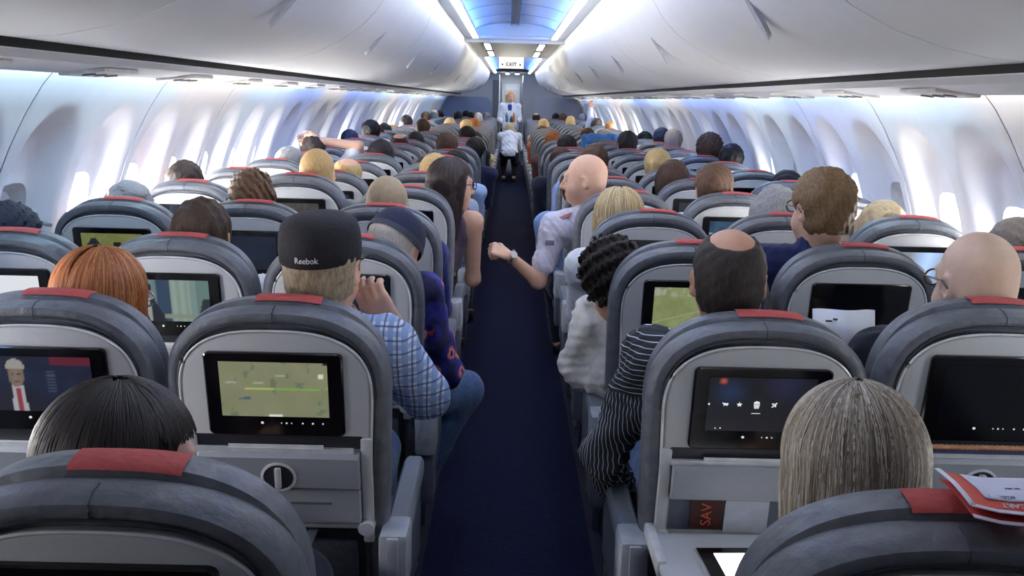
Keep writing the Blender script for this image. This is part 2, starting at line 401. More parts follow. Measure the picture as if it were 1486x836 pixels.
# overhead bins, service panel, wall-wash strip
BPROF = [(.505, 2.155), (.50, 2.10), (.515, 2.03), (.545, 1.96), (.59, 1.89), (.65, 1.83), (.73, 1.775), (.83, 1.725), (.94, 1.69), (1.05, 1.668), (1.16, 1.662)]
BLEN, BY = 1.83, 2.21
WASH = emit('wall_wash_led', (.62, .86, 1, 1), WASH_W)
WASHB = emit('wall_wash_led_blue', (.30, .48, 1, 1), WASH_W)
WASHW = emit('wall_wash_led_white', (1, .93, .82, 1), WASH_W*.8)
bins = {}
for sg, side in ((-1, 'left'), (1, 'right')):
    door = MB(); out = [(sg*x, z) for x, z in BPROF]; inn = [(sg*(x+.035), z+.02) for x, z in BPROF][::-1]
    door.solid(out+inn, .004, BLEN-.004)
    dm = door.build('tmp', BINM); sharpen(dm.data, 60); dme = dm.data; bpy.data.objects.remove(dm)
    body = MB().solid([(sg*x, z) for x, z in [(.55, 2.16), (.56, 2.06), (.7, 1.84), (.95, 1.73), (1.17, 1.69), (1.5, 1.69), (1.5, 2.2), (.55, 2.2)]], .0, BLEN).build('tmp', mat('bin_inner', rgb(190, 190, 190), .6), None, False); bme = body.data; bpy.data.objects.remove(body)
    hx, hz = BPROF[5]
    hm = MB().box((-.045, -.008, -.055), (.045, .008, .055), .006).build('tmp', mat('latch_grey', rgb(150, 152, 156), .4), None); hme = hm.data; bpy.data.objects.remove(hm)
    hr = MB().loft([[(.012*0-.01, .022*math.cos(a), .085*math.sin(a)) for a in [2*math.pi*i/20 for i in range(20)]], [(.004, .016*math.cos(a), .078*math.sin(a)) for a in [2*math.pi*i/20 for i in range(20)]]]).build('tmp', mat('latch_recess', rgb(176, 178, 182), .35), None); hrm = hr.data; bpy.data.objects.remove(hr)
    nb = 0
    y = BY-2*BLEN
    while y < 21.4:
        o = empty('overhead_bin', (0, y, 0)); nb += 1
        ln = min(1, (21.5-y)/BLEN)
        b1 = link('bin_body', bme, o, smooth=False); b1.scale.y = ln; d = link('bin_door', dme, o, smooth=False); d.scale.y = ln
        l = link('latch_recess', hrm, d, smooth=False); l.location = (sg*.677, .62, 1.805); l.rotation_euler = (R_(18), sg*R_(-38), 0)
        if sg < 0: l.rotation_euler = (R_(18), R_(180+38), 0)
        bins[(sg, nb)] = o; y += BLEN
    tot = nb
    NTH = ORD
    for i in range(1, tot+1):
        tag(bins[(sg, i)], 'closed white curved overhead bin %s of the aisle, %s from the front' % (side, NTH[tot-i]), 'overhead bin', 'overhead bins along the cabin')
    # passenger service panel under the bins: white lip, one unit per seat row
    psu = MB().solid([(sg*x, z) for x, z in [(1.185, 1.67), (1.185, 1.638), (1.20, 1.620), (1.30, 1.604), (1.38, 1.596), (1.40, 1.602), (1.40, 1.67)]], Y0, Y1)
    po = psu.build('trim_%d' % (1 if sg < 0 else 2), WHITEP); tag(po, kind='structure')
    MB().box((sg*1.186-.004, Y0, 1.642), (sg*1.186+.004, Y1, 1.672)).build('gap_shade_strip', GAPM, po, False)  # black strip painting the shade inside the gap below the bin doors
    um = MB().box((-.07, -.13, -.006), (.07, .13, .006), .004).build('tmp', mat('service_unit_white', rgb(235, 233, 228), .4)); ume = um.data; bpy.data.objects.remove(um)
    lm = MB().loft([[(.02*math.cos(a), .02*math.sin(a), z) for a in [2*math.pi*i/14 for i in range(14)]] for z in (-.011, -.004)]).build('tmp', mat('reading_lamp_dark', rgb(120, 118, 112), .3)); lme = lm.data; bpy.data.objects.remove(lm)
    for k in range(NROW):
        u = link('service_unit', ume, po, smooth=False); u.location = (sg*1.30, rowy(k)+.35, 1.601); u.rotation_euler = (0, sg*R_(6), 0)
        for dy in (-.08, 0, .08):
            q = link('reading_lamp', lme, u, smooth=False); q.location = (0, dy, 0)
    # wall-wash lights in the gap between lip and sidewall
    pat = 'wcbccwcbwbbcwbcwcbcwbc' if sg < 0 else 'cccwcbcbbwcbcwwbccwbwc'
    for i in range(21):
        y = Y0+.2+i*1.09
        if y < .5: continue
        s = MB().box((-.008, 0, -.008), (.008, 1.07, .008)).build('wall_wash_light', {'w': WASHW, 'c': WASH, 'b': WASHB}[pat[i]], None, False)
        s.location = (sg*1.412, y, 1.625)
        tag(s, 'glowing %s strip light above the %s sidewall, %s from the front' % ({'w': 'warm white', 'c': 'pale blue', 'b': 'deep blue'}[pat[i]], side, (NTH)[20-i]), 'light', 'wall wash light strips')

# ceiling: flat shoulders, raised blue-lit vault, lower front ceiling with lamps, second vault over the entry
VE, LC0, LC1 = 9.9, 9.9, 14.35
ceil = MB()
for sg in (-1, 1):
    ceil.strip([(sg*.53, 2.165), (sg*.42, 2.15), (sg*.362, 2.152), (sg*.356, 2.175)], Y0, VE)
    ceil.strip([(sg*.53, 2.165), (sg*.42, 2.15), (sg*.362, 2.152), (sg*.356, 2.175)], LC1, 23.0)
co = ceil.build('ceiling', mat('ceiling_panel', rgb(226, 228, 232), .45, .015, 8)); tag(co, kind='structure')
def vault(y0, y1, zt): return MB().strip([(.44*math.sin(a), 2.18+(zt-2.17)*math.cos(a)) for a in [R_(-90+180*i/24) for i in range(25)]], y0, y1)
vt = vault(Y0, VE, 2.31); vt.build('ceiling_vault', mat('vault_panel', rgb(214, 222, 240), .5, .01, 8), co)
vault(LC1, 23.0, 2.27).build('ceiling_vault', MATS['vault_panel'], co)
def arch_end(y, zt):
    pts = [(.40*math.sin(a), 2.12+(zt-2.12)*math.cos(a)) for a in [R_(-90+180*i/20) for i in range(21)]]
    return MB().loft([[(x, y, z) for x, z in [(.56, 2.11)]+[(.56, 2.34), (-.56, 2.34), (-.56, 2.11)]], [(x, y+.05, z) for x, z in [(.56, 2.11), (.56, 2.34), (-.56, 2.34), (-.56, 2.11)]]])
arch_end(VE, 2.25).build('vault_end_panel', WHITEP, co, False)
rim = MB().tube([(.385*math.sin(a), VE-.03-.32*(1-abs(math.sin(a))**2)*0, 2.16-.0*math.cos(a)) for a in [R_(-90+180*i/16) for i in range(17)]], .018, 8); rim.build('vault_end_rim', WHITEP, co)
lowp = [(-.56, 2.165), (-.48, 2.158), (-.3, 2.155), (.3, 2.155), (.48, 2.158), (.56, 2.165)]
MB().strip(lowp, VE, LC1).build('front_ceiling_panel', mat('front_ceiling', rgb(228, 226, 218), .5, .01, 8), co)
for x in (-.035, .035):
    MB().box((x-.004, Y0, 2.285), (x+.004, VE, 2.318)).build('ceiling_rail', mat('rail_grey', rgb(130, 134, 146), .5), co, False)
MB().box((-.032, Y0, 2.300), (.032, VE, 2.315)).build('ceiling_rail_channel', mat('rail_channel', rgb(178, 182, 192), .5), co, False)
for i in range(12):
    y = Y0+.7+i*.95
    MB().tube([(.462*math.sin(a), y, 2.17+.137*math.cos(a)) for a in [R_(-80+160*j/14) for j in range(15)]], .003, 5).build('ceiling_seam', mat('vault_seam', rgb(170, 176, 190), .5), co)
DOMEW = emit('cove_led_white', (.93, .97, 1, 1), DOME_W); DOMEB = emit('cove_led_blue', (.16, .40, 1, 1), DOME_W*1.7)
ci = 0
for sg, side in ((-1, 'left'), (1, 'right')):
    for (a, b) in ((1.2, 1.9), (1.95, 4.6), (4.65, 7.2), (7.25, 9.8), (14.4, 22.4)):
        s = MB().box((-.024, 0, -.003), (.024, b-a, .003)).build('cove_light', DOMEW, None, False); s.location = (sg*.392, a, 2.147)
        t = MB().box((-.006, 0, -.006), (.006, b-a, .006)).build('blue_diode_strip', DOMEB, s, False); t.location = (sg*.0, 0, .052)
        ci += 1; tag(s, 'blue white cove light along the %s vault edge, %s from the front' % (side, {1: 'fifth', 2: 'fourth', 3: 'third', 4: 'second', 0: 'first'}[ci % 5]), 'light', 'ceiling cove lights')
WARM = emit('front_lamp', (1, .90, .70, 1), WARM_W)
for sg, side in ((-1, 'left'), (1, 'right')):
    for j, y in enumerate((10.6, 12.3)):
        e = empty('ceiling_lamp', (sg*.30, y, 2.156)); tag(e, 'warm recessed ceiling lamp left of the exit sign' if sg < 0 else 'warm recessed ceiling lamp right of the exit sign', 'lamp', 'warm lamps in the front ceiling'); 
        e['label'] = 'warm tube lamp in low front ceiling, %s side, %s the exit sign' % (side, 'further from' if j == 0 else 'closer to')
        MB().box((-.05, 0, -.016), (.05, 1.2, -.002), .004).build('lamp_frame', METAL, e); MB().box((-.03, .04, -.022), (.03, 1.16, -.015)).build('diffuser', WARM, e, False)
# bin ends and front bulkheads, entry wall, rear wall
bulk = MB(); FB = 22.65
wf = MB().box((-1.9, 24.8, 0), (1.9, 24.9, 2.4)).build('wall_front', mat('entry_wall', rgb(168, 172, 182), .5, .04, 6), None, False); tag(wf, kind='structure')
wr = MB().box((-1.9, Y0-.06, 0), (1.9, Y0, 2.4)).build('wall_rear', mat('rear_wall', rgb(190, 192, 198), .6), None, False); tag(wr, kind='structure')
MB().strip([(-1.9, 2.36), (1.9, 2.36)], Y0, 25).build('ceiling_liner', WHITEP, co, False)
MB().strip([(-1.9, 2.2), (1.9, 2.2)], 23, 25).build('entry_ceiling', WHITEP, co, False)
def rpanel(x0, x1, z0, z1, y, r, which):
    pts = []
    for cx, cz, a0, on in ((x1-r, z1-r, 0, 'r' in which), (x0+r, z1-r, 90, 'l' in which)):
        if on: pts += [(cx+r*math.cos(R_(a0+90*i/8)), cz+r*math.sin(R_(a0+90*i/8))) for i in range(9)]
        else: pts += [(x1 if a0 == 0 else x0, z1)]
    pts += [(x0, z0), (x1, z0)]
    return MB().loft([[(x, y, z) for x, z in pts], [(x, y+.04, z) for x, z in pts]])
pl = rpanel(-1.62, -.47, 0, 1.60, FB, .18, 'r').build('partition', mat('partition_blue_grey', rgb(138, 150, 176), .7, .06, 40)); tag(pl, 'blue grey partition panel with rounded corner ending the left seat rows', 'partition', 'front partitions')
pr = rpanel(.50, 1.62, 0, 1.62, FB, .18, 'l').build('partition', mat('partition_light_grey', rgb(176, 180, 190), .7, .05, 40)); tag(pr, 'light grey partition panel with rounded corner ending the right seat rows', 'partition', 'front partitions')
g = empty('galley_cabinet', (0, 23.1, 0)); tag(g, 'tall light grey galley cabinet beside the entry, left of the aisle', 'cabinet')
MB().box((-1.42, 0, 0), (-.30, 1.45, 2.14), .01).build('body', mat('galley_grey', rgb(186, 188, 192), .45, .03, 8), g)
MB().box((-.46, -.012, .1), (-.32, 0, 2.0), .004).build('door', mat('galley_door', rgb(120, 124, 134), .5), g)
g = empty('lavatory', (0, 23.1, 0)); tag(g, 'light grey lavatory block with folding door right of the aisle', 'lavatory')
MB().box((.26, 0, 0), (1.42, 1.45, 2.14), .01).build('body', MATS['galley_grey'], g)
MB().box((.24, .2, .05), (.258, .9, 1.95), .004).build('door', MATS['galley_door'], g)
dd = empty('door_1', (0, 24.78, 0)); tag(dd, kind='structure')
MB().box((-.24, -.03, 0), (.2, 0, 1.95), .01).build('door_leaf', mat('cockpit_door', rgb(176, 180, 190), .5, .03, 6), dd)
MB().box((-.19, -.04, 1.1), (.15, -.028, 1.8), .004).build('door_panel', mat('cockpit_door_panel', rgb(160, 165, 176), .5), dd)
for sx in (-1, 1): MB().box((-.02+sx*.235-.012, -.045, 0), (-.02+sx*.235+.012, -.005, 1.98)).build('door_frame', METAL, dd, False)
for sg, side in ((-1, 'galley'), (1, 'lavatory')):  # unseen fill lamps added to brighten the dark far entry
    e = empty('ceiling_lamp', (sg*.12, 23.3, 2.2)); tag(e, 'added cool white fill lamp over the entry on the %s side' % side, 'lamp', 'added entry fill lamps')
    MB().box((-.06, 0, -.03), (.06, 1.0, 0), .004).build('lamp_frame', METAL, e); MB().box((-.04, .04, -.034), (.04, .96, -.028)).build('diffuser', emit('entry_fill_glow', (.9, .95, 1, 1), 35), e, False)
# exit sign
ex = empty('exit_sign', (-.03, 14.2, 2.05)); tag(ex, 'lit white ceiling exit sign with black letters and arrows', 'sign')
MB().box((-.18, 0, -.055), (.18, .03, .105), .004).build('housing', emit('exit_sign_face', (1, .97, .95, 1), .7), ex)
tm = text_mesh('EXIT', .078, .002, .0015); to = link('lettering', tm, ex, (mat('sign_black', rgb(30, 26, 26), .6),), False); to.location = (0, -.003, 0); to.rotation_euler = (R_(90), 0, 0)
for sg in (-1, 1):
    MB().add([(sg*.118, -.004, .02), (sg*.118, -.004, -.02), (sg*.15, -.004, 0)], [(0, 1, 2)]).build('arrow', MATS['sign_black'], ex, False)

# ------------------------------------------------------------------ seats
SL = .16                                       # lean of the seat back
def yb(z): return (1.165-z)*SL
def lean(vs, y0=0): return [(x, y+yb(z)+y0, z) for x, y, z in vs]
class LB(MB):
    """builder whose pieces follow the leaning back of the seat"""
    def me(s): return mesh(lean(s.v), s.f)
def build_mesh(mb, m, smooth=True):
    o = mb.build('tmp', m, None, smooth); me = o.data; bpy.data.objects.remove(o); return me
def circ(r, y, cx, cz, k=24): return [(cx+r*math.cos(2*math.pi*i/k), y, cz+r*math.sin(2*math.pi*i/k)) for i in range(k)]
def rrect(x0, x1, z0, z1, r, y, k=5):
    pts = []
    for cx, cz, a0 in ((x1-r, z1-r, 0), (x0+r, z1-r, 90), (x0+r, z0+r, 180), (x1-r, z0+r, 270)):
        pts += [(cx+r*math.cos(R_(a0+90*i/k)), y, cz+r*math.sin(R_(a0+90*i/k))) for i in range(k+1)]
    return pts
SM = {}
# leather-covered back: rounded rim
SM['back_cushion'] = build_mesh(LB().loft([ell_loop(.223-i, .20-i, .955, .40, y=y) for y, i in ((.10, .05), (.09, .02), (.075, .006), (.05, 0), (.02, .002), (.004, .010), (0, .018), (.001, .030), (.006, .036), (.012, .038))]), LEATHER)
# padded headrest standing a little above and in front of the rim
SM['headrest'] = build_mesh(LB().loft([ell_loop(.219-i, .212-i, .955, .90, y=y) for y, i in ((.135, .05), (.128, .02), (.115, .004), (.09, 0), (.068, .002), (.058, .012), (.055, .02))]), LEATHER)
# red tag: narrow patch over the crest of the headrest
def crest(x, off, top=1.167): return .955+(top-.955+off)*(1-min(1, abs(x)/(.219+off))**2.6)**(1/2.6)
tagv = []; tagf = []
xs = np.linspace(-.045, .085, 9); prof = [(.060, -.006), (.066, -.0015), (.078, .001), (.092, .0015), (.108, .0)]
for x in xs:
    for y, dz in prof: tagv.append((x, y, crest(x, 0)+dz+.0015))
n = len(prof)
for i in range(len(xs)-1):
    for j in range(n-1): tagf.append((i*n+j, i*n+j+1, (i+1)*n+j+1, (i+1)*n+j))
SM['red_tag'] = build_mesh(LB().add(tagv, tagf), REDM)
SM['rim_seam'] = build_mesh(LB().tube([(.0, .040, 1.1548), (.0, .020, 1.1533), (.0, .004, 1.1455), (.0, .0, 1.137), (.0, .001, 1.125), (0, .006, 1.119)], .0012, 6), LEATHER_D)
SM['piping'] = build_mesh(LB().add(*(lambda l: (MB().tube(l, .0022, 5).v, MB().tube(l, .0022, 5).f))([(x, -.001, z) for x, _, z in ell_loop(.193, .17, .955, .45)[:41]])), LEATHER_D)
SM['shell'] = build_mesh(LB().loft([ell_loop(.188-i, .152-i, .955, .635, n=2.7, y=y) for y, i in ((.02, 0), (.002, 0), (-.003, .003), (-.005, .008))]), SHELLM)
SM['shell_edge'] = build_mesh(LB().add(*(lambda l: (MB().tube(l, .003, 6).v, MB().tube(l, .003, 6).f))([(x, -.002, z) for x, _, z in (lambda L: L[-3:]+L[:44])(ell_loop(.189, .153, .955, .66, n=2.7))])), mat('shell_edge_bright', rgb(214, 216, 220), .3))
SM['screen_bezel'] = build_mesh(LB().loft([rrect(-.135, .135, .868, 1.062, .012, -.004), rrect(-.135, .135, .868, 1.062, .012, -.013), rrect(-.132, .132, .871, 1.059, .010, -.016)]), BLACKG)
SM['display'] = build_mesh(LB().loft([rrect(-.106, .106, .914, 1.042, .002, -.0155), rrect(-.106, .106, .914, 1.042, .002, -.0168)]), SCREEN_OFF, False)
bt = MB()
for x, r in ((-.028, .0030), (.010, .0013), (.020, .0019), (.030, .0013), (.052, .0018), (.072, .0022), (.092, .0018)): bt.loft([circ(r, -.0155, x, .899, 10), circ(r, -.0168, x, .899, 10)])
l = LB(); l.add(bt.v, bt.f); SM['screen_buttons'] = build_mesh(l, emit('button_glow', (.95, .97, 1, 1), .4), False)
SM['pocket_slot'] = build_mesh(LB().loft([rrect(-.168, .168, .836, .866, .004, -.004), rrect(-.168, .168, .836, .866, .004, -.0065)]), DARKP, False)
SM['pocket_lip'] = build_mesh(LB().loft([rrect(-.168, .150, .826, .838, .003, -.004), rrect(-.168, .150, .826, .838, .003, -.018)]), mat('slot_lip', rgb(190, 193, 198), .35), False)
def tray_closed():
    t = LB().loft([rrect(-.162, .162, .742, .828, .004, -.004), rrect(-.162, .162, .742, .828, .004, -.022), rrect(-.160, .160, .746, .818, .004, -.030)])
    t.loft([rrect(-.162, .162, .655, .739, .004, -.004), rrect(-.162, .162, .655, .739, .004, -.022), rrect(-.160, .160, .657, .737, .004, -.026)])
    return t
SM['tray_table'] = build_mesh(tray_closed(), TRAYM)
SM['finger_groove'] = build_mesh(LB().loft([rrect(.02, .105, .703, .709, .0025, -.0255), rrect(.02, .105, .703, .709, .0025, -.0275)]), mat('groove_dark', rgb(92, 96, 104), .5), False)
SM['latch_ring'] = build_mesh(LB().loft([circ(.036, -.029, 0, .772), circ(.036, -.033, 0, .772), circ(.031, -.034, 0, .772), circ(.030, -.0305, 0, .772)]), mat('latch_bright', rgb(186, 190, 196), .3))
SM['latch_cup'] = build_mesh(LB().loft([circ(.030, -.0300, 0, .772), circ(.030, -.0312, 0, .772)]), DARKP)
SM['latch'] = build_mesh(LB().box((-.006, -.044, .748), (.006, -.031, .797), .003), MATS['latch_bright'])
SM['side_post'] = build_mesh(LB().box((-.011, -.014, .60), (.011, .02, .862), .004), SHELLM)
hb = LB().tube([(-.15, -.012, .642), (.165, -.012, .642)], .006, 8); hb.loft([circ(.017, -.030, .172, .642, 12), circ(.017, .006, .172, .642, 12)]); hb.loft([circ(.017, -.030, -.172, .642, 12), circ(.017, .006, -.172, .642, 12)])
SM['tray_hinge'] = build_mesh(hb, MATS['latch_bright'])
SM['lower_panel'] = build_mesh(LB().box((-.165, .005, .30), (.165, .05, .64), .01), DARKP)
SM['pocket'] = build_mesh(LB().box((-.15, -.014, .32), (.15, .006, .60), .008), mat('pocket_mesh', rgb(70, 74, 84), .8, .2, 90))
ta = LB()
for x0, x1 in ((-.05, -.075), (.05, .0)): ta.add([(x0, -.018, .63), (x0+.02, -.018, .63), (x1+.02, -.018, .50), (x1, -.018, .50), (x0, -.010, .63), (x0+.02, -.010, .63), (x1+.02, -.010, .50), (x1, -.010, .50)], [(0, 1, 2, 3), (7, 6, 5, 4), (0, 3, 7, 4), (1, 5, 6, 2), (0, 4, 5, 1), (3, 2, 6, 7)])
SM['tray_brace'] = build_mesh(ta, ARMM, False)
SM['seat_cushion'] = build_mesh(MB().box((-.215, .20, .34), (.215, .66, .465), .035), LEATHER)
SM['seat_frame'] = build_mesh(MB().box((-.21, .18, .27), (.21, .60, .335), .01).box((-.235, .24, .30), (.235, .28, .335)).box((-.235, .5, .30), (.235, .54, .335)), METAL)
SM['leg'] = build_mesh(MB().tube([(-.0, .56, .28), (.0, .62, .0)], .018, 8), METAL)
SM['rear_leg'] = build_mesh(MB().tube([(-.0, .26, .28), (.0, .16, .0)], .018, 8), METAL)
def arm_meshes():
    top = MB().loft([[(x*w, y, z0+z*h) for x, z in ((-1, 0), (-1, .7), (-.7, 1), (.7, 1), (1, .7), (1, 0))] for y, w, z0, h in ((.10, .020, .585, .035), (.12, .026, .585, .042), (.30, .026, .590, .042), (.50, .025, .595, .040), (.53, .020, .598, .03))])
    hub = MB().box((-.030, .03, .50), (.030, .14, .64), .014)
    hub.box((-.012, .022, .545), (.012, .034, .635), .004)
    pan = MB().box((-.016, .12, .36), (.016, .52, .585), .012).box((-.024, .05, .34), (.024, .16, .52), .012)
    return build_mesh(top, ARMM), build_mesh(hub, mat('armrest_hub', rgb(150, 156, 166), .4)), build_mesh(pan, mat('armrest_panel', rgb(86, 92, 106), .55))
SM['arm_pad'], SM['arm_hub'], SM['arm_panel'] = arm_meshes()
# tray lowered for one seat: recess, papers in it, level table
SM['tray_recess'] = build_mesh(LB().box((-.16, -.006, .655), (.16, .002, .742), .002), mat('recess_blue_grey', rgb(96, 104, 118), .6))
SM['tray_header'] = build_mesh(LB().loft([rrect(-.162, .162, .742, .828, .004, -.004), rrect(-.162, .162, .742, .828, .004, -.024), rrect(-.160, .160, .746, .818, .004, -.030)]), TRAYM)
SM['level_table'] = build_mesh(MB().box((-.20, -.235, .642), (.20, .045, .662), .006), mat('level_tray', rgb(176, 180, 186), .4, .03, 100))
SM['table_arm'] = build_mesh(MB().box((-.205, -.10, .628), (-.185, .10, .668), .008), MATS['latch_bright'])

PART_FULL = ['back_cushion', 'headrest', 'red_tag', 'rim_seam', 'piping', 'shell', 'shell_edge', 'screen_bezel', 'pocket_slot', 'pocket_lip', 'side_post', 'tray_hinge', 'lower_panel', 'pocket', 'tray_brace', 'seat_cushion', 'seat_frame']
PART_FAR = ['back_cushion', 'headrest', 'red_tag', 'shell', 'screen_bezel', 'tray_table', 'lower_panel', 'seat_cushion', 'seat_frame']
def put(name, parent, me=None):
    return link(name, me or SM[name], parent, smooth=False)
# screen pictures as small coloured rasters
def raster(fn, nx=64, ny=38):
    vs = []; cs = []; fs = []
    for j in range(ny):
        for i in range(nx):
            u = i/(nx-1); v = j/(ny-1); x = -.1055+.211*u; z = .9145+.127*v
            vs.append((x, -.0172+yb(z), z)); c = fn(u, v); cs += [c[0], c[1], c[2], 1.]
    for j in range(ny-1):
        for i in range(nx-1): a = j*nx+i; fs.append((a, a+1, a+nx+1, a+nx))
    me = mesh(vs, fs); at = me.color_attributes.new('Col', 'FLOAT_COLOR', 'POINT'); at.data.foreach_set('color', cs); me.materials.append(SCREEN); return me
def lin(c): return np.array(rgb(*c)[:3])
_NG = np.random.default_rng(3).random((64, 64))
def fbm(u, v, s=0):
    t = 0; a = .55; f = 5.
    for o in range(4):
        x = (u*f+s*3.7+o*11) % 63; y = (v*f*.6+s*5.1+o*7) % 63; i, j = int(x), int(y); p, q = x-i, y-j; p = p*p*(3-2*p); q = q*q*(3-2*q)
        t += a*((_NG[i, j]*(1-p)+_NG[i+1, j]*p)*(1-q)+(_NG[i, j+1]*(1-p)+_NG[i+1, j+1]*p)*q); a *= .5; f *= 2.1
    return t
def scr_map(u, v, route=True, s=0):
    t = fbm(u*1.3, v, s); c = lin((122, 128, 96))*(1-t)+lin((140, 140, 112))*t
    if fbm(u*2, v*2, s+4) < .28: c = lin((104, 118, 98))
    if abs(u-.22) < .05 and abs(v-.33-.1*(u-.22)) < .022: c = lin((70, 100, 112))
    if route and abs(v-(.50+.03*(u*u))) < .012: c = lin((176, 196, 96)) if u < .5 else lin((128, 176, 72))
    for x, y in ((.34, .9), (.56, .76), (.36, .62), (.1, .62), (.84, .58), (.44, .26), (.52, .5)):
        if abs(u-x) < .045 and abs(v-y) < .008: c = c*.5+lin((200, 205, 185))*.5
    if abs(u-.94) < .02 and abs(v-.76) < .035: c = lin((215, 225, 190))
    if abs(u-.5) < .06 and v < .035: c = lin((225, 225, 215))
    if u > .96 and v > .95: c = lin((30, 30, 30))
    return c
def scr_relief(u, v):
    t = fbm(u*2, v*2, 2); c = lin((116, 128, 82))*(1-t)+lin((150, 158, 112))*t
    if v > .8 and fbm(u*5, v*3) > .55: c = lin((165, 165, 150))
    if abs(v-(.15+.5*u)) < .02: c = c*.7+lin((190, 190, 160))*.3
    return c
def scr_menu(u, v):
    c = lin((13, 15, 24))
    d = math.hypot((u-.2)*1.6, v-.72); c = c+lin((18, 40, 74))*max(0, 1-d*3.2)
    d = math.hypot((u-.72)*1.6, v-.9); c = c+lin((26, 26, 58))*max(0, 1-d*2.5)
    d = math.hypot((u-.13)*1.6, (v-.93)*1.0); c = c+lin((205, 84, 62))*max(0, 1-d*14)
    return c
def scr_news(u, v):
    c = lin((20, 26, 46))+lin((18, 34, 66))*max(0, fbm(u*2, v*2)-.4)
    if u > .62 and v > .84: c = lin((92, 24, 42))
    if .58 < u < .66 and .35 < v < .76 and int(v*40) % 2: c = lin((62, 70, 88))
    x = u-.30
    if v < .42 and abs(x) < .13+.32*(.42-v): c = lin((26, 28, 40))
    if v < .46 and abs(x) < .05+.05*(.46-v): c = lin((165, 165, 172))
    if v < .42 and abs(x) < .018+.012*(.42-v): c = lin((138, 58, 70))
    if (x/.075)**2+((v-.66)/.22)**2 < 1: c = lin((128, 112, 98))*(1-.25*abs(x)/.075)
    if (x/.085)**2+((v-.80)/.15)**2 < 1 and v > .76: c = lin((150, 148, 140))
    for ex in (-.028, .028):
        if abs(x-ex) < .012 and abs(v-.68) < .012: c = lin((50, 42, 40))
    if abs(x) < .025 and abs(v-.55) < .01: c = lin((96, 62, 58))
    return c
def scr_film(u, v):
    t = .5+.5*math.sin(u*9+.5); c = lin((72, 96, 108))*(1-t)+lin((118, 140, 138))*t
    if .32 < u < .5: c = lin((36, 62, 88))
    if .5 < u < .76: c = lin((140, 160, 150))*(.9+.1*math.sin(u*60))
    if u > .84: c = lin((96, 122, 116))
    x = u-.18
    if v < .56 and abs(x) < .10+.28*(.56-v): c = lin((18, 26, 40))
    if v < .56 and abs(x-.02) < .035+.03*(.5-v): c = lin((150, 154, 148))
    if (x/.07)**2+((v-.68)/.17)**2 < 1: c = lin((122, 100, 90))
    if (x/.085)**2+((v-.82)/.13)**2 < 1 and v > .74: c = lin((26, 26, 32))
    if u > .86 and v < .55 and (u-.86)*2 > (v-.2)*.3: c = lin((30, 44, 48))
    if abs(v-.12) < .05 and .4 < u < .8: c = lin((128, 138, 124))
    return c
def scr_sport(u, v):
    c = lin((116, 122, 70)) if v > .45 else lin((70, 80, 64)); t = fbm(u*4, v*5); c = c*(.7+.5*t)
    if abs(u-.2) < .13+.1*math.sin(v*5) and v < .85: c = lin((22, 26, 32))
    if abs(u-.58) < .07 and .1 < v < .75: c = lin((28, 26, 30))
    if v < .3: c = c*.6+lin((60, 62, 52))*.4
    return c
def scr_blue(u, v):
    t = fbm(u*2, v*2, 5); c = lin((26, 40, 66))*(1-t)+lin((52, 92, 122))*t
    if abs(v-.55) < .03 and int(u*14) % 3 == 0: c = lin((160, 180, 190))
    return c
def scr_glare(u, v):  # sun glare on the glass painted into the screen colours
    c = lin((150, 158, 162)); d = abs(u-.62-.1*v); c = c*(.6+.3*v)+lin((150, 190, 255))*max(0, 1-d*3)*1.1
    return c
def scr_film_dark(u, v):
    c = lin((38, 40, 44)); 
    if math.hypot((u-.75)*1.6, v-.55) < .13: c = lin((150, 146, 138))
    if abs(u-.3) < .12 and abs(v-.5) < .03: c = lin((110, 112, 112))
    return c
def scr_dim(u, v): return lin((20, 26, 44))*(.5+fbm(u*2, v*2))
def scr_mono(u, v): return lin((70, 68, 66))*(.4+fbm(u*3, v*2, 3))
PICT = {(1, 2): scr_map, (1, 3): scr_menu, (1, 1): scr_news, (2, 1): scr_film, (2, 3): scr_relief, (3, 0): scr_sport, (4, 4): scr_blue, (3, 5): scr_glare, (5, 4): scr_film_dark,
        (3, 1): scr_dim, (4, 1): scr_mono, (2, 2): scr_dim, (5, 3): scr_dim, (5, 1): scr_dim, (2, 0): lambda u, v: lin((235, 238, 245)), (6, 4): scr_mono, (3, 2): scr_dim}
ICON = {(1, 2): 'a green map with a route line', (1, 3): 'a dark menu of white icons', (1, 1): 'a news presenter in a red tie', (2, 1): 'a man in a dark jacket', (2, 3): 'a green relief map', (3, 0): 'a sports broadcast', (4, 4): 'a blue menu', (3, 5): 'pale sunlight glare', (2, 0): 'glaring white'}
KIND = ('window', 'middle', 'aisle', 'aisle', 'middle', 'window')
SIDE = ('left', 'left', 'left', 'right', 'right', 'right')
ADJ = {(0, 2): (0, -.05, 6.0), (0, 3): (0, -.066, 8.0), (4, 1): (0, .035, 0), (2, 1): (0, -.02, 0), (1, 2): (0, -.034, 0), (1, 3): (0, -.045, 0), (1, 1): (0, -.033, 0), (1, 4): (0, -.005, 0), (2, 0): (0, -.018, 0), (2, 2): (0, -.012, 0)}
SEAT = {}
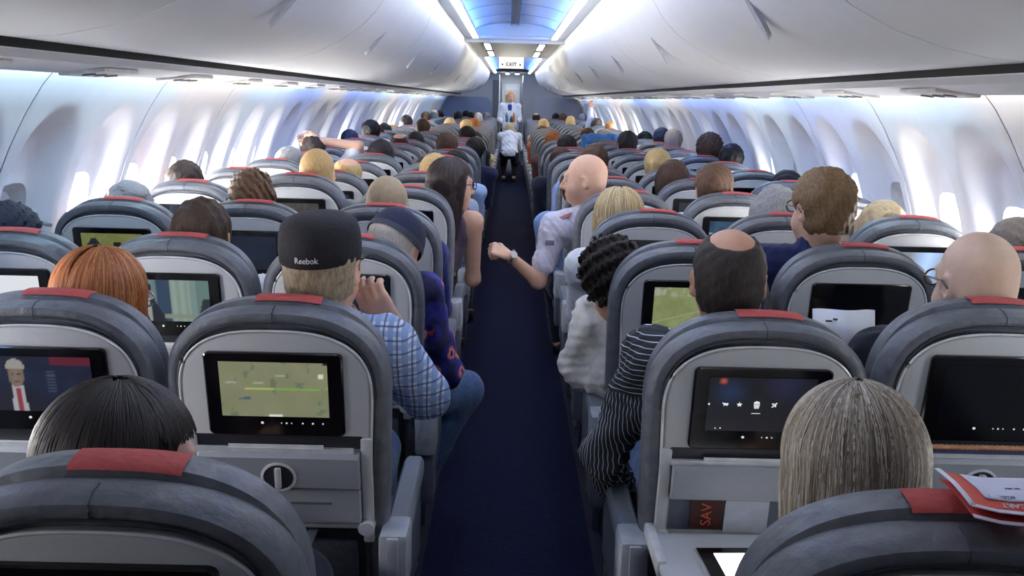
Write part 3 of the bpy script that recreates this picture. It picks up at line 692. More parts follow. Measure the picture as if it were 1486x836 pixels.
for r in range(NROW):
    for c in range(6):
        if r == 0 and c in (0, 1, 4, 5): continue
        if r == 1 and c in (0, 5): continue
        far = r >= 9
        s = empty('airline_seat', (CX[c], rowy(r), 0)); SEAT[(r, c)] = s
        dy, dz, rx = ADJ.get((r, c), (0, -.006, 0))
        jit = random.uniform(-.012, .012) if r > 1 else 0
        s.location.y += dy+jit; s.scale = (1.058, 1, 1+dz/1.165)
        lowered = (r, c) == (1, 3)
        parts = list(PART_FAR if far else PART_FULL)
        if not far and not lowered: parts += ['tray_table']
        for p in parts:
            if p == 'red_tag' and r >= 12 and (r*5+c*3) % 4: continue
            o = put(p, s)
            if p == 'side_post': o.location.x = .175; put(p, s).location.x = -.175
            if p == 'screen_bezel':
                d = put('display', o)
                if (r, c) in PICT:
                    put('screen_picture', d, raster(PICT[(r, c)]))
                if not far: put('screen_buttons', o)
                if r in (0, 2, 3) and c == 4: pass
            if p == 'tray_table':
                if not far:
                    put('finger_groove', o); put('latch_ring', o); q = put('latch_cup', o); put('latch', o)
        if rx:
            M = Matrix.Translation((0, .12, .45)) @ Matrix.Rotation(R_(rx), 4, 'X') @ Matrix.Translation((0, -.12, -.45))
            for ch in s.children:
                if not ch.name.startswith(('seat_', 'leg')): ch.matrix_local = M @ Matrix.Translation(ch.location)
        if lowered:
            put('tray_recess', s); put('tray_header', s); lt = put('level_table', s); put('table_arm', lt)
        for lx in (-.17, .17):
            put('leg', s).location.x = lx; put('leg', s, SM['rear_leg']).location.x = lx
        arms = (1,) if c in (0, 1) else (-1,) if c in (4, 5) else (-1, 1)
        if c == 0: arms = (-1, 1)
        if c == 5: arms = (-1, 1)
        if c == 1: arms = (1,)
        if c == 2: arms = (1,)
        if c == 3: arms = (-1,)
        if c == 4: arms = (-1,)
        for a in arms:
            e = put('armrest', s, SM['arm_panel']); e.location.x = a*.2425/1.058
            put('arm_pad', e); put('arm_hub', e)
        lab = 'grey leather %s seat %s of the aisle facing forward, %s row back' % (KIND[c], SIDE[c], ORD[NROW-1-r])
        if (r, c) in ICON: lab = 'grey %s seat %s of aisle, screen showing %s' % (KIND[c], SIDE[c], ICON[(r, c)])
        tag(s, lab, 'airline seat', 'airline seats in rows')
# icons on the menu screen
ic = SEAT[(1, 3)]; bez = [ch for ch in ic.children if ch.name.startswith('screen_bezel')][0]
def icon(name, polys):
    mb = LB()
    for p in polys: mb.add([(x, -.0176, z) for x, z in p], [tuple(range(len(p)))])
    mb.build(name, emit('icon_pale', (.85, .86, .84, 1), .75), bez, False)
ix = lambda u: -.106+.212*u
iz = lambda v: .914+.128*v
def star(cx, cz, r): return [[(cx+(r if i % 2 == 0 else r*.42)*math.sin(math.pi*i/5), cz+(r if i % 2 == 0 else r*.42)*math.cos(math.pi*i/5)) for i in range(10)]]
def offs(cx, cz, polys): return [[(cx+x, cz+z) for x, z in p] for p in polys]
icon('star_icon', star(ix(.30), iz(.50), .0062))
icon('cart_icon', offs(ix(.17), iz(.50), [[(-.007, .004), (-.005, .004), (-.004, .0028), (.006, .0028), (.0045, -.002), (-.0025, -.002)], [(-.003, -.004), (-.0015, -.004), (-.0015, -.0026), (-.003, -.0026)], [(.0025, -.004), (.004, -.004), (.004, -.0026), (.0025, -.0026)]]))
icon('popcorn_icon', offs(ix(.46), iz(.50), [[(-.006, .003), (-.0055, .006), (-.002, .0085), (.002, .0085), (.0055, .006), (.006, .003)], [(-.006, .002), (-.004, .002), (-.003, -.009), (-.0042, -.009)], [(-.003, .002), (-.0005, .002), (-.0005, -.009), (-.0022, -.009)], [(.0005, .002), (.003, .002), (.0022, -.009), (.0005, -.009)], [(.004, .002), (.006, .002), (.0042, -.009), (.003, -.009)]]))
icon('plane_icon', offs(ix(.62), iz(.50), [[(-.005, -.005), (-.003, -.006), (.006, .004), (.006, .006), (.004, .006)], [(-.005, .003), (-.002, .001), (.001, .004), (-.003, .0045)], [(.003, -.005), (.001, -.002), (.004, .001), (.0045, -.003)]]))
icon('arrow_icon', offs(ix(.0)+.003, iz(.5), [[(-.002, 0), (.002, .003), (.002, -.003)]]))
icon('caption_line', offs(ix(.46), iz(.34), [[(-.009, -.0007), (.009, -.0007), (.009, .0007), (-.009, .0007)]]))
icon('small_icon', offs(ix(.1), iz(.05), [[(-.002, -.001), (.002, -.002), (-.001, .002)], [(.008, -.001), (.011, -.001), (.011, .0015), (.008, .0015)]]))

#PEOPLE#
# ------------------------------------------------------------------ people
SKIN = {'fair': mat('skin_fair', rgb(214, 170, 146), .55, .05, 40), 'pale': mat('skin_pale', rgb(222, 186, 160), .5, .05, 40), 'tan': mat('skin_tan', rgb(190, 142, 116), .55, .06, 40), 'brown': mat('skin_brown', rgb(120, 82, 62), .55, .06, 40)}
EYEW = mat('eye_white', rgb(230, 228, 224), .25, .02, 20); IRIS = mat('eye_iris', rgb(60, 46, 38), .2, .1, 40); LIP = mat('lips', rgb(176, 102, 96), .5, .05, 60); SHOE = mat('shoe_leather', rgb(30, 28, 28), .5, .15, 40)
def RM(yaw=0, pitch=0, roll=0): return np.array((Euler((0, 0, R_(yaw))).to_matrix() @ Euler((R_(pitch), 0, 0)).to_matrix() @ Euler((0, R_(roll), 0)).to_matrix()))
def joints(H=1.30, hx=0., hy=0., **kw):
    zs = H-.30
    J = dict(pelvis=(0, .37, .55), waist=(.2*hx, .335, .70), chest=(.5*hx, .285+.3*hy, zs-.12), neck=(.85*hx, .255+.8*hy, zs+.035), head=(hx, .235+hy, H-.122))
    for n, s in (('L', -1), ('R', 1)):
        J['sh'+n] = (s*.172+.62*hx, .275+.5*hy, zs-.01); J['el'+n] = (s*.195+.35*hx, .37, .70); J['wr'+n] = (s*.12, .58, .665); J['hd'+n] = (-s*.3, .95, -.1)
        J['hip'+n] = (s*.088, .41, .53); J['kn'+n] = (s*.105, .765, .535); J['an'+n] = (s*.105, .735, .10); J['ft'+n] = (s*.115, .85, .045)
    J.update(kw); return {k: np.array(v, float) for k, v in J.items()}
HEADP = [((0, -.012, .03), (.075, .095, .088)), ((0, .028, -.035), (.060, .068, .080)), ((0, .050, -.085), (.042, .040, .030)), ((0, -.03, -.03), (.064, .062, .06))]
def X(c, Rm, p): return c+Rm @ np.array(p, float)
def put_head(v, J, Rm, s=1., g=0.):
    c = J['head']
    for p, r in HEADP: v.ell(X(c, Rm, np.array(p)*s), np.array(r)*s, Rm, .03, grow=g)
    for sx in (-1, 1):
        v.ell(X(c, Rm, (sx*.036, .052, -.045)), (.028, .032, .032), Rm, .02)
        v.ell(X(c, Rm, (sx*.031, .101, .006)), (.019, .014, .013), Rm, .01, 's')
    v.cap(X(c, Rm, (-.034, .085, .026)), X(c, Rm, (.034, .085, .026)), .011, None, .02)
    v.cap(X(c, Rm, (0, .092, .012)), X(c, Rm, (0, .116, -.028)), .008, .012, .012); v.ell(X(c, Rm, (0, .104, -.034)), (.017, .012, .009), Rm, .01)
    v.cap(X(c, Rm, (-.018, .089, -.066)), X(c, Rm, (.018, .089, -.066)), .0085, None, .008)
    for sx in (-1, 1):
        v.ell(X(c, Rm, (sx*.031, .083, .006)), (.0125, .0125, .0125), Rm, .002)
        E_ = Rm @ np.array(Euler((R_(-12), 0, sx*R_(-24))).to_matrix())
        v.ell(X(c, Rm, (sx*.079, -.012, -.008)), (.0085, .020, .033), E_, .008); v.ell(X(c, Rm, (sx*.086, -.008, -.004)), (.006, .011, .020), E_, .004, 's')
    v.cap(X(c, Rm, (0, -.022, -.07)), J['neck'], .052, .060, .025)
def put_hand(v, w, f, side, curl, k=.006):
    """palm, four fingers of unequal length and a thumb; f = pointing direction, side = towards the thumb, curl in radians per joint"""
    f = np.array(f, float); f /= np.linalg.norm(f); sd = np.array(side, float); sd -= f*(sd @ f); sd /= np.linalg.norm(sd); n = np.cross(f, sd)*np.sign(curl); curl = abs(curl)
    for i in range(4): v.cap(w+f*.012+sd*(.018-.012*i), w+f*.082+sd*(.030-.0195*i), .0135, .0115, .010)
    for i, L in enumerate((.92, 1.05, .98, .78)):
        p = w+f*.082+sd*(.030-.0195*i); a = 0.
        for j, (l, r) in enumerate(((.040, .0092), (.027, .0085), (.020, .0076))):
            a += curl*(1+.12*i); d = f*math.cos(a)-n*math.sin(a); q = p+d*l*L; v.cap(p, q, r, r*.93, k); p = q
    p = w+f*.022+sd*.026
    for d, l, r in ((f*.55+sd*.75-n*.3, .042, .012), (f*.85+sd*.25-n*.45, .030, .0098), (f*.95-n*(.3+.5*curl), .024, .0085)):
        d = d/np.linalg.norm(d); q = p+d*l; v.cap(p, q, r, r*.9, k+.004); p = q
def bounds(J, pad=.22):
    P = np.array(list(v for k, v in J.items() if not k.startswith('hd'))); return P.min(0)-pad, P.max(0)+pad
def put_torso(v, J, g=0., k=.06, top=True, female=False):
    v.ell(J['pelvis'], (.165, .125, .115), None, k, grow=g); v.ell(J['waist'], (.14, .105, .14), None, k, grow=g)
    v.ell(J['chest'], (.158, .108, .165), None, k, grow=g)
    v.cap(J['pelvis'], J['chest'], .11+g, .11+g, k)
    for n in 'LR': v.cap(J['neck']-np.array((0, 0, .012)), J['sh'+n], .045+g, .050+g, .04); v.cap(J['chest'], J['sh'+n], .075+g, .05+g, .04)
def put_arm(v, J, n, g=0., upto=1.0, sl=1.0):
    a, b, c = J['sh'+n], J['el'+n], J['wr'+n]
    u = min(1, sl*2); v.cap(a, a+(b-a)*u, .050+g, .050+(.039-.050)*u+g, .03)
    if sl > .5:
        t = (sl-.5)*2; v.cap(b, b+(c-b)*t, .040+g, .040+(.027-.040)*t+g, .025)
def put_leg(v, J, n, g=0., cut=1.0):
    v.cap(J['hip'+n], J['kn'+n], .082+g, .058+g, .04); v.cap(J['kn'+n], J['kn'+n]+(J['an'+n]-J['kn'+n])*cut, .057+g, .057+(.036-.057)*cut+g, .03)
def body_mesh(J, Rm, h, curl=.45, fine=()):
    v = Vol(*bounds(J), h)
    put_torso(v, J, -.012)
    for n, s in (('L', -1), ('R', 1)):
        put_arm(v, J, n, -.004); put_leg(v, J, n, -.008)
        sd, cu = (-s, 0, .35), curl
        for key in fine:
            if key[0] == n: sd, cu = key[1], key[2]
        put_hand(v, J['wr'+n], J['hd'+n], sd, cu)
        v.cap(J['an'+n]+np.array((0, -.01, -.05)), J['ft'+n], .042, .036, .02); v.cap(J['an'+n], J['an'+n]+np.array((0, 0, -.04)), .036, .04, .02)
    put_head(v, J, Rm); me = v.mesh(1)
    n = len(me.polygons); ce = np.empty(n*3, np.float32); me.polygons.foreach_get('center', ce); ce = ce.reshape(-1, 3)
    q = (ce-J['head']) @ Rm; mi = np.zeros(n, np.int32)
    for sx in (-1, 1):
        d = np.linalg.norm(q-np.array((sx*.031, .083, .006)), axis=1); mi[(d < .0150) & (q[:, 1] > .088)] = 1
        d2 = np.hypot(q[:, 0]-sx*.031, q[:, 2]-.006); mi[(d < .0150) & (d2 < .0062) & (q[:, 1] > .088)] = 2
    mi[(np.abs(q[:, 0]) < .022) & (np.abs(q[:, 2]+.066) < .0085) & (q[:, 1] > .085)] = 3
    low = min(J['anL'][2], J['anR'][2])-.01; mi[ce[:, 2] < low] = 4
    me.polygons.foreach_set('material_index', mi); me.polygons.foreach_set('use_smooth', [True]*n); return me
def shirt_mesh(J, h, sleeve=.97, seed=1, folds=.006, collar=True):
    v = Vol(*bounds(J), h); g = .010
    put_torso(v, J, g)
    for n in 'LR':
        q = sleeve[n] if isinstance(sleeve, dict) else sleeve
        if q > 0: put_arm(v, J, n, g+.004, sl=q)
    if sleeve == 0:
        for n in 'LR': v.ell(J['sh'+n]+(J['sh'+n]-J['neck'])*.18, (.075, .09, .10), None, .02, 's')
    if collar: v.cap(J['neck']-np.array((0, 0, .02)), J['neck']+(J['head']-J['neck'])*.16+np.array((0, -.004, .008)), .068, .064, .02)
    v.plane((0, 0, J['pelvis'][2]-.06), (0, 0, 1)); v.noise(folds, 34, seed); me = v.mesh(1); me.polygons.foreach_set('use_smooth', [True]*len(me.polygons)); return me
def trouser_mesh(J, h, seed=2):
    v = Vol(*bounds(J), h); v.ell(J['pelvis'], (.165, .125, .115), None, .05, grow=.008)
    for n in 'LR': put_leg(v, J, n, .010, .93)
    v.noise(.004, 30, seed); me = v.mesh(1); me.polygons.foreach_set('use_smooth', [True]*len(me.polygons)); return me
def hair_mesh(J, Rm, style, h, seed=3, t=.012, ztop=None):
    c = J['head']; v = Vol(c-np.array((.2, .24, .36)), c+np.array((.2, .24, .22)), h)
    if style == 'buzz': t = .005
    if style == 'ring': t = .006
    if style == 'curly': t = .018
    for i in (0, 3): v.ell(X(c, Rm, HEADP[i][0]), HEADP[i][1], Rm, .03, grow=t if i == 0 else min(t, .006))
    amp, fr = {'buzz': (.001, 120), 'short': (.006, 95), 'spiky': (.011, 90), 'curly': (.014, 110), 'ring': (.002, 120), 'afro': (.01, 120)}.get(style, (.004, 90))
    if style == 'spiky': v.ell(X(c, Rm, (0, .0, .09)), (.06, .08, .045), Rm, .03)
    if style in ('curly', 'afro'): v.ell(X(c, Rm, (0, -.03, .03)), (.094, .10, .095), Rm, .03)
    v.noise(amp, fr, seed)
    v.plane(X(c, Rm, (0, .078, .070)), Rm @ np.array((0, -.82, .57)))
    if style != 'ring' or True: v.plane(X(c, Rm, (0, -.08, -.072 if style in ('short', 'ring', 'buzz', 'spiky') else -.085)), Rm @ np.array((0, .12, 1.)))
    if ztop is not None: v.plane(X(c, Rm, (0, 0, ztop)), Rm @ np.array((0, -.15, -1.)))
    if style == 'ring': v.ell(X(c, Rm, (0, -.045, .128)), (.056, .072, .066), Rm, .012, 's'); v.ell(X(c, Rm, (0, .07, .12)), (.07, .06, .07), Rm, .015, 's')
    if style in ('short', 'buzz', 'ring', 'spiky'):
        for sx in (-1, 1): v.ell(X(c, Rm, (sx*.086, -.006, -.016)), (.020, .024, .038), Rm, .006, 's')
    if style in ('long', 'bob', 'strand_long', 'strand_bob'):
        dz = -.24 if style.endswith('long') else -.10
        v.cap(X(c, Rm, (0, -.03, -.02)), X(c, Rm, (0, -.055, dz)), .088, .070, .04)
        for sx in (-1, 1): v.cap(X(c, Rm, (sx*.068, .012, .03)), X(c, Rm, (sx*.070, -.005, dz)), .026, .022, .03)
        v.noise(.004, 60, seed, (1, 1, .15))
    if style == 'pony':
        v.ell(X(c, Rm, (-.03, -.115, .035)), (.028, .026, .028), Rm, .012); v.cap(X(c, Rm, (-.035, -.13, .03)), X(c, Rm, (-.05, -.14, -.12)), .026, .012, .02)
    me = v.mesh(1); me.polygons.foreach_set('use_smooth', [True]*len(me.polygons)); return me
def strands(J, Rm, n, drop, cols, rad=(.097, .113, .112), part=.012, seed=1, width=.0032, fringe=60):
    r = np.random.default_rng(seed); c = J['head']; vs = []; fs = []; cs = []
    for i in range(n):
        ph = r.uniform(0, 2*math.pi); front = abs(((ph-math.pi/2+math.pi) % (2*math.pi))-math.pi) < R_(fringe)
        k = 1+r.uniform(-.012, .02); a, b, cc = rad[0]*k, rad[1]*k, rad[2]*k
        th0 = R_(r.uniform(5, 52)); sx = np.sign(math.cos(ph)); pts = []; th1 = R_(r.uniform(58, 75)) if front else R_(96)
        wob = r.uniform(-.5, .5); ln = drop*r.uniform(.72, 1.05)
        for j in range(9):
            th = th0+(th1-th0)*j/8; p2 = ph+wob*.22*j/8
            pts.append(np.array((a*math.sin(th)*math.cos(p2)+sx*part*math.cos(th), b*math.sin(th)*math.sin(p2)-.012, cc*math.cos(th)+.022)))
        if not front:
            last = pts[-1]; o = np.array((last[0], last[1]+.012, 0)); o /= np.linalg.norm(o)+1e-6
            for j in range(1, 8):
                q = last+np.array((0, 0, -ln*j/7))-o*(.010*(j/7)**2)+np.array((math.sin(wob*9+j*.9)*.002, math.cos(wob*7+j)*.002, 0)); pts.append(q)
        pts = [c+Rm @ p if True else p for p in pts]
        col = lin(cols[r.integers(len(cols))])*r.uniform(.8, 1.18); n0 = len(vs)
        for j, p in enumerate(pts):
            t = pts[min(j+1, len(pts)-1)]-pts[max(j-1, 0)]; o = p-c; w = np.cross(t, o); w = w/(np.linalg.norm(w)+1e-9)*width*(.35 if j == 0 else 1 if j < len(pts)-2 else .5)/2
            nn = o/(np.linalg.norm(o)+1e-9)*width*.35
            vs += [p-w, p+nn, p+w]; cs += [*col, 1]*3
        for j in range(len(pts)-1):
            a0 = n0+j*3
            for e in (0, 1): fs.append((a0+e, a0+e+1, a0+e+4, a0+e+3))
    me = mesh(vs, fs); at = me.color_attributes.new('Col', 'FLOAT_COLOR', 'POINT'); at.data.foreach_set('color', cs); me.materials.append(vcol('hair_strands', 0, .5))
    me.polygons.foreach_set('use_smooth', [True]*len(me.polygons)); return me
def glasses(e, J, Rm, m=None):
    mb = MB(); c = J['head']; tr = lambda p: tuple(X(c, Rm, p))
    for sx in (-1, 1):
        mb.tube([tr((sx*.033+.023*math.cos(a), .108-.05*abs(sx*.033+.023*math.cos(a))**1.0*.4, .003+.019*math.sin(a))) for a in [2*math.pi*i/16 for i in range(17)]], .0024, 6)
        mb.tube([tr((sx*.056, .104, .008)), tr((sx*.076, .07, .010)), tr((sx*.084, .0, .008)), tr((sx*.083, -.02, -.008))], .0022, 6)
    mb.tube([tr((-.01, .108, .006)), tr((.01, .108, .006))], .0018, 6)
    return mb.build('glasses', m or mat('glasses_dark', rgb(34, 28, 28), .3, .1, 40), e)
def cap_mesh(J, Rm, prof, tilt=0):
    c = J['head']; T = Rm @ np.array(Euler((R_(tilt), 0, 0)).to_matrix()); loops = []
    for z, a, b in prof: loops.append([tuple(X(c, T, (a*math.cos(2*math.pi*i/40), b*math.sin(2*math.pi*i/40)-.012, z))) for i in range(40)])
    return MB().loft(loops, False, True), T
NPER = [0]
def person(loc, J, Rm, label, skin='fair', hair=None, hcol=None, shirt=None, trousers=None, h=.008, sleeve=.97, curl=.45, fine=(), rz=0, group='passengers', t=.012, folds=.006, collar=True, ztop=None):
    NPER[0] += 1; e = empty('person', loc); e.rotation_euler.z = R_(rz); tag(e, label, 'person', group)
    b = link('body', body_mesh(J, Rm, h, curl, fine), e, (SKIN[skin], EYEW, IRIS, LIP, SHOE), False)
    if hair and hair != 'bald': link('hair', hair_mesh(J, Rm, hair, min(h, .0065), NPER[0], t, ztop), e, (hcol,), False)
    if shirt is not None: link('shirt', shirt_mesh(J, h, sleeve, NPER[0], folds, collar), e, (shirt,), False)
    link('trousers', trouser_mesh(J, h), e, (trousers or cloth('navy_trousers', rgb(30, 36, 56)),), False)
    return e
def at(r, c): return Vector((CX[c], rowy(r), 0))
def rel(r, c, px, py, dy): p = aty(px, py, rowy(r)+dy); return p-np.array((CX[c], rowy(r), 0))
def head_at(r, c, px, ptop, dy=.235, extra=.0):
    """head offset and sitting height from the photo position of the crown"""
    p = rel(r, c, px, ptop, dy); return p[0], p[2]-extra
OCC = set()
def J_for(r, c, px, ptop, extra=.01, hy=0., **kw):
    hx, H = head_at(r, c, px, ptop, .235+hy, extra); OCC.add((r, c)); return joints(H, hx, hy, **kw)
JEANS = cloth('blue_jeans', rgb(62, 84, 122), .2)
GREYBL = [(150, 138, 122), (172, 160, 142), (120, 104, 86), (92, 78, 64), (190, 182, 170), (134, 124, 112)]

# --- left of the aisle
J = J_for(0, 2, 172, 552, .012, elR=(.06, .42, .62), shR=(.08, .32, .80), chest=(-.05, .31, .70), wrR=(.02, .56, .60), knR=(.05, .765, .535)); Rm = RM(-58, -6)
e = person(at(0, 2), J, Rm, 'woman with smooth dark brown hair seen over the rearmost aisle seat', 'fair', 'long', hairmat('darkbrown', rgb(38, 30, 30), .4), cloth('plum', rgb(70, 50, 66)), t=.0125)
link('hair_strands', strands(J, Rm, 1500, .16, [(34, 28, 30), (44, 36, 36), (28, 24, 28), (58, 46, 38)], (.097, .114, .114), .0, 5, .0034, 72), e, (), False)

cap_top = .012
J = J_for(1, 2, 468, 303, .0, shR=rel(1, 2, 560, 500, .25), elR=rel(1, 2, 616, 572, .33), wrR=rel(1, 2, 572, 478, .34), hdR=(-.52, -.20, .80), shL=(-.15, .27, .985), chest=(.03, .285, .88), neck=(.05, .25, 1.04))
J['head'][2] -= .012
Rm = RM(-7, -4, -1)
plaid = stripes('plaid_blue', rgb(196, 206, 228), rgb(132, 156, 200), .030, .012, 0, rgb(50, 60, 100))
e = person(at(1, 2), J, Rm, 'man in black cap and blue plaid shirt raising a hand to his ear', 'fair', 'short', hairmat('grey_blond', rgb(168, 152, 126), .3), plaid, JEANS, .0055, {'L': .97, 'R': .80}, fine=(('R', (-.85, .1, -.5), .5),), ztop=.035)
prof = [(.024, .086, .106), (.028, .089, .109), (.055, .090, .110), (.085, .088, .107), (.105, .083, .10), (.118, .072, .086), (.126, .05, .06), (.129, .025, .03)]
mb, T = cap_mesh(J, Rm, prof, 8); capm = mat('cap_black', rgb(26, 24, 30), .85, .15, 120, bump=.3)
co_ = mb.build('cap', capm, e)
bl = []
for k, (yy, zz) in enumerate(((.085, .026), (.14, .020), (.175, .008))):
    bl.append([tuple(X(J['head'], T, (x, yy-(.9*(abs(x)/.085)**2)*.06*(1 if k else 1.3), zz-.5*x*x*2+dz))) for x, dz in [(-.085+.17*i/12, .002) for i in range(13)]+[(.085-.17*i/12, -.002) for i in range(13)]])
MB().loft(bl).build('brim', capm, co_)
tm = text_mesh('Reebok', .0185, .0008)
for v in tm.vertices:
    x, y = v.co.x+.003, v.co.y; a = x/.1; ry = .1100+.0012+v.co.z
    v.co = Vector(X(J['head'], T, (.091*math.sin(a), -ry*math.cos(a)-.012, .044+y)))
link('lettering', tm, co_, (mat('thread_white', rgb(226, 226, 230), .7, .05, 40),), False)

J = J_for(1, 1, 145, 357, .012); Rm = RM(-16, -4)
e = person(at(1, 1), J, Rm, 'woman with a copper red bob and glasses', 'fair', 'bob', hairmat('copper', rgb(150, 84, 40), .3), cloth('cream', rgb(200, 190, 176)))
link('hair_strands', strands(J, Rm, 1700, .08, [(176, 104, 52), (150, 84, 42), (190, 120, 66), (128, 70, 36), (200, 132, 78)], (.096, .112, .112), .008, 8, .003), e, (), False); glasses(e, J, Rm, METAL)

kn = rel(2, 2, 672, 566, .62)
J = J_for(2, 2, 572, 299, .006, shR=rel(2, 2, 610, 425, .28), elR=rel(2, 2, 648, 540, .36), wrR=rel(2, 2, 600, 590, .5), knR=kn, anR=(kn[0]-.2, .52, .10), ftR=(kn[0]-.2, .63, .045))
Rm = RM(-22, -24, 8)
e = person(at(2, 2), J, Rm, 'white haired man in navy cap and blue floral shirt, jeans knee in the aisle', 'fair', 'buzz', hairmat('white', rgb(196, 186, 176), .15), floral('floral_blue'), JEANS, .007, ztop=.03)
prof = [(.012, .087, .107), (.03, .086, .106), (.05, .084, .102), (.08, .074, .088), (.10, .056, .066), (.11, .03, .035)]
mb, T = cap_mesh(J, Rm, prof, -16); navy = mat('cap_navy', rgb(34, 40, 66), .85, .12, 90, bump=.2); cp = mb.build('cap', navy, e)
mb, T2 = cap_mesh(J, Rm, [(.010, .0885, .1085), (.028, .0885, .1085)], -16); MB().add(mb.v, mb.f[:-1]).build('strap', mat('cap_strap', rgb(60, 62, 78), .7), cp)

J = J_for(2, 1, 292, 285, .01); e = person(at(2, 1), J, RM(3, -3), 'man with short dark brown hair and white sleeves in the middle seat', 'tan', 'short', hairmat('brown', rgb(72, 56, 46), .3), cloth('white', rgb(214, 218, 226)))
J = J_for(2, 0, 8, 289, .02); e = person(at(2, 0), J, RM(-30, -4), 'passenger in a navy hat beside the sidewall', 'fair', 'short', hairmat('navyhat', rgb(30, 34, 52), .15), cloth('charcoal', rgb(50, 52, 60)), t=.02)
sg_ = MB(); c_ = J['head']; sg_.tube([tuple(X(c_, RM(-30, -4), (x, .108-abs(x)*.3, .066))) for x in (-.08, -.04, 0, .04, .08)], .006, 8); sg_.build('sunglasses', mat('sunglass_grey', rgb(130, 140, 150), .2), e)
J = J_for(3, 2, 562, 252, .008); e = person(at(3, 2), J, RM(0, -2), 'man with thin sandy grey hair and a dark blue sleeve in the aisle', 'fair', 'buzz', hairmat('sandy', rgb(170, 150, 124), .15), cloth('royal', rgb(30, 44, 112)))
J2 = None
J = J_for(3, 1, 365, 247, .014); person(at(3, 1), J, RM(6, -4), 'passenger with tousled brown hair in the middle seat', 'fair', 'spiky', hairmat('tawny', rgb(112, 84, 62), .35), cloth('olive', rgb(86, 86, 70)))
J = J_for(3, 0, 187, 260, .012); person(at(3, 0), J, RM(0, -2), 'passenger with silver grey hair in the window seat', 'fair', 'short', hairmat('silver', rgb(142, 140, 144), .2), cloth('slate', rgb(90, 98, 118)))
J = J_for(4, 2, 655, 227, .012, hy=.02, shR=rel(4, 2, 686, 322, .28), elR=rel(4, 2, 686, 405, .34), wrR=rel(4, 2, 688, 345, .55)); Rm = RM(-62, -3)
e = person(at(4, 2), J, Rm, 'woman with long dark hair, glasses and purple sleeveless top turned to the aisle', 'fair', 'long', hairmat('espresso', rgb(40, 28, 30), .35), cloth('mauve', rgb(96, 80, 100)), JEANS, .007, 0., collar=False)
link('hair_strands', strands(J, Rm, 900, .2, [(42, 30, 32), (54, 38, 38), (34, 26, 28), (66, 46, 42)], (.094, .110, .110), .010, 11, .0035, 72), e, (), False); glasses(e, J, Rm)
J = J_for(4, 1, 460, 213, .008); person(at(4, 1), J, RM(2, -2), 'man with cropped golden blond hair', 'fair', 'buzz', hairmat('golden', rgb(176, 146, 100), .25), cloth('grey', rgb(120, 122, 128)))
J = J_for(4, 0, 240, 230, .014); J['head'][0] = max(J['head'][0], -.08); person(at(4, 0), J, RM(18, -6, 10), 'passenger with dark cropped hair leaning toward the window', 'tan', 'short', hairmat('darkcrop', rgb(54, 44, 42), .3), cloth('charcoal', rgb(50, 52, 60)))

# --- right of the aisle
J = J_for(0, 3, 1247, 552, .016, elL=(-.04, .42, .60), shL=(-.05, .33, .78), shR=(.12, .32, .82), chest=(.03, .32, .70), wrL=(-.05, .56, .60)); Rm = RM(2, -8)
e = person(at(0, 3), J, Rm, 'woman with long straight ash blond hair seen over the rearmost seat', 'fair', 'long', hairmat('ashbase', rgb(140, 126, 110), .3), cloth('offwhite', rgb(196, 192, 186)), t=.017)
link('hair_strands', strands(J, Rm, 6500, .28, GREYBL, (.100, .116, .114), .002, 21, .0024), e, (), False)

J = J_for(1, 3, 1062, 330, .0, shL=rel(1, 3, 948, 520, .27), elL=rel(1, 3, 876, 660, .34), wrL=rel(1, 3, 905, 730, .56), chest=(-.05, .285, .86), neck=(-.035, .25, 1.0))
pin = stripes('pinstripe', rgb(34, 40, 50), rgb(186, 194, 198), .0125, .0019, 0, None, .885, .004)
e = person(at(1, 3), J, RM(-6, -4), 'balding man in a dark pinstriped shirt with his arm in the aisle', 'tan', 'ring', hairmat('blackgrey', rgb(50, 44, 42), .35), pin, JEANS, .006, folds=.008)
J = J_for(1, 4, 1425, 330, .006, elL=(-.19, .38, .74), wrL=(-.10, .60, .80), elR=(.19, .40, .74), wrR=(.06, .60, .80), hdL=(.1, .6, .5), hdR=(-.1, .6, .5)); Rm = RM(10, -4)
e = person(at(1, 4), J, Rm, 'bald man with dark glasses in the middle seat', 'pale', 'bald', None, cloth('navyjacket', rgb(32, 36, 48)), None, .006); glasses(e, J, Rm, mat('glasses_brown', rgb(58, 38, 30), .3))

J = J_for(2, 3, 893, 340, .02, shL=rel(2, 3, 862, 462, .28), elL=rel(2, 3, 838, 535, .34), wrL=rel(2, 3, 866, 560, .52)); 
e = person(at(2, 3), J, RM(-10, -12, -8), 'passenger with curly black hair and a loose white shirt leaning into the aisle', 'tan', 'curly', hairmat('black', rgb(28, 24, 26), .35), cloth('white2', rgb(206, 206, 204)), cloth('khaki', rgb(150, 138, 116)), .007, folds=.012)
J = J_for(2, 4, 1198, 240, .012); Rm = RM(16, -2)
e = person(at(2, 4), J, Rm, 'tall man with light brown hair, glasses and a bare neck', 'fair', 'short', hairmat('lightbrown', rgb(124, 98, 70), .35), cloth('navy', rgb(34, 42, 84)), None, .006, t=.014); glasses(e, J, Rm)
J = J_for(2, 5, 1480, 312, .014); person(at(2, 5), J, RM(0, -2), 'passenger with brownish grey hair in the window seat near the bald man', 'fair', 'short', hairmat('greybrown', rgb(116, 108, 104), .2), cloth('slate', None) if False else MATS['cloth_slate'])
J = J_for(3, 3, 900, 270, .014); Rm = RM(0, -3)
e = person(at(3, 3), J, Rm, 'woman with straight pale blond hair in the aisle seat', 'fair', 'bob', hairmat('paleblond', rgb(196, 172, 126), .25), MATS['cloth_white'])
link('hair_strands', strands(J, Rm, 900, .14, [(206, 184, 140), (186, 160, 112), (220, 204, 168), (160, 134, 94)], (.097, .112, .112), .006, 31, .0036), e, (), False)
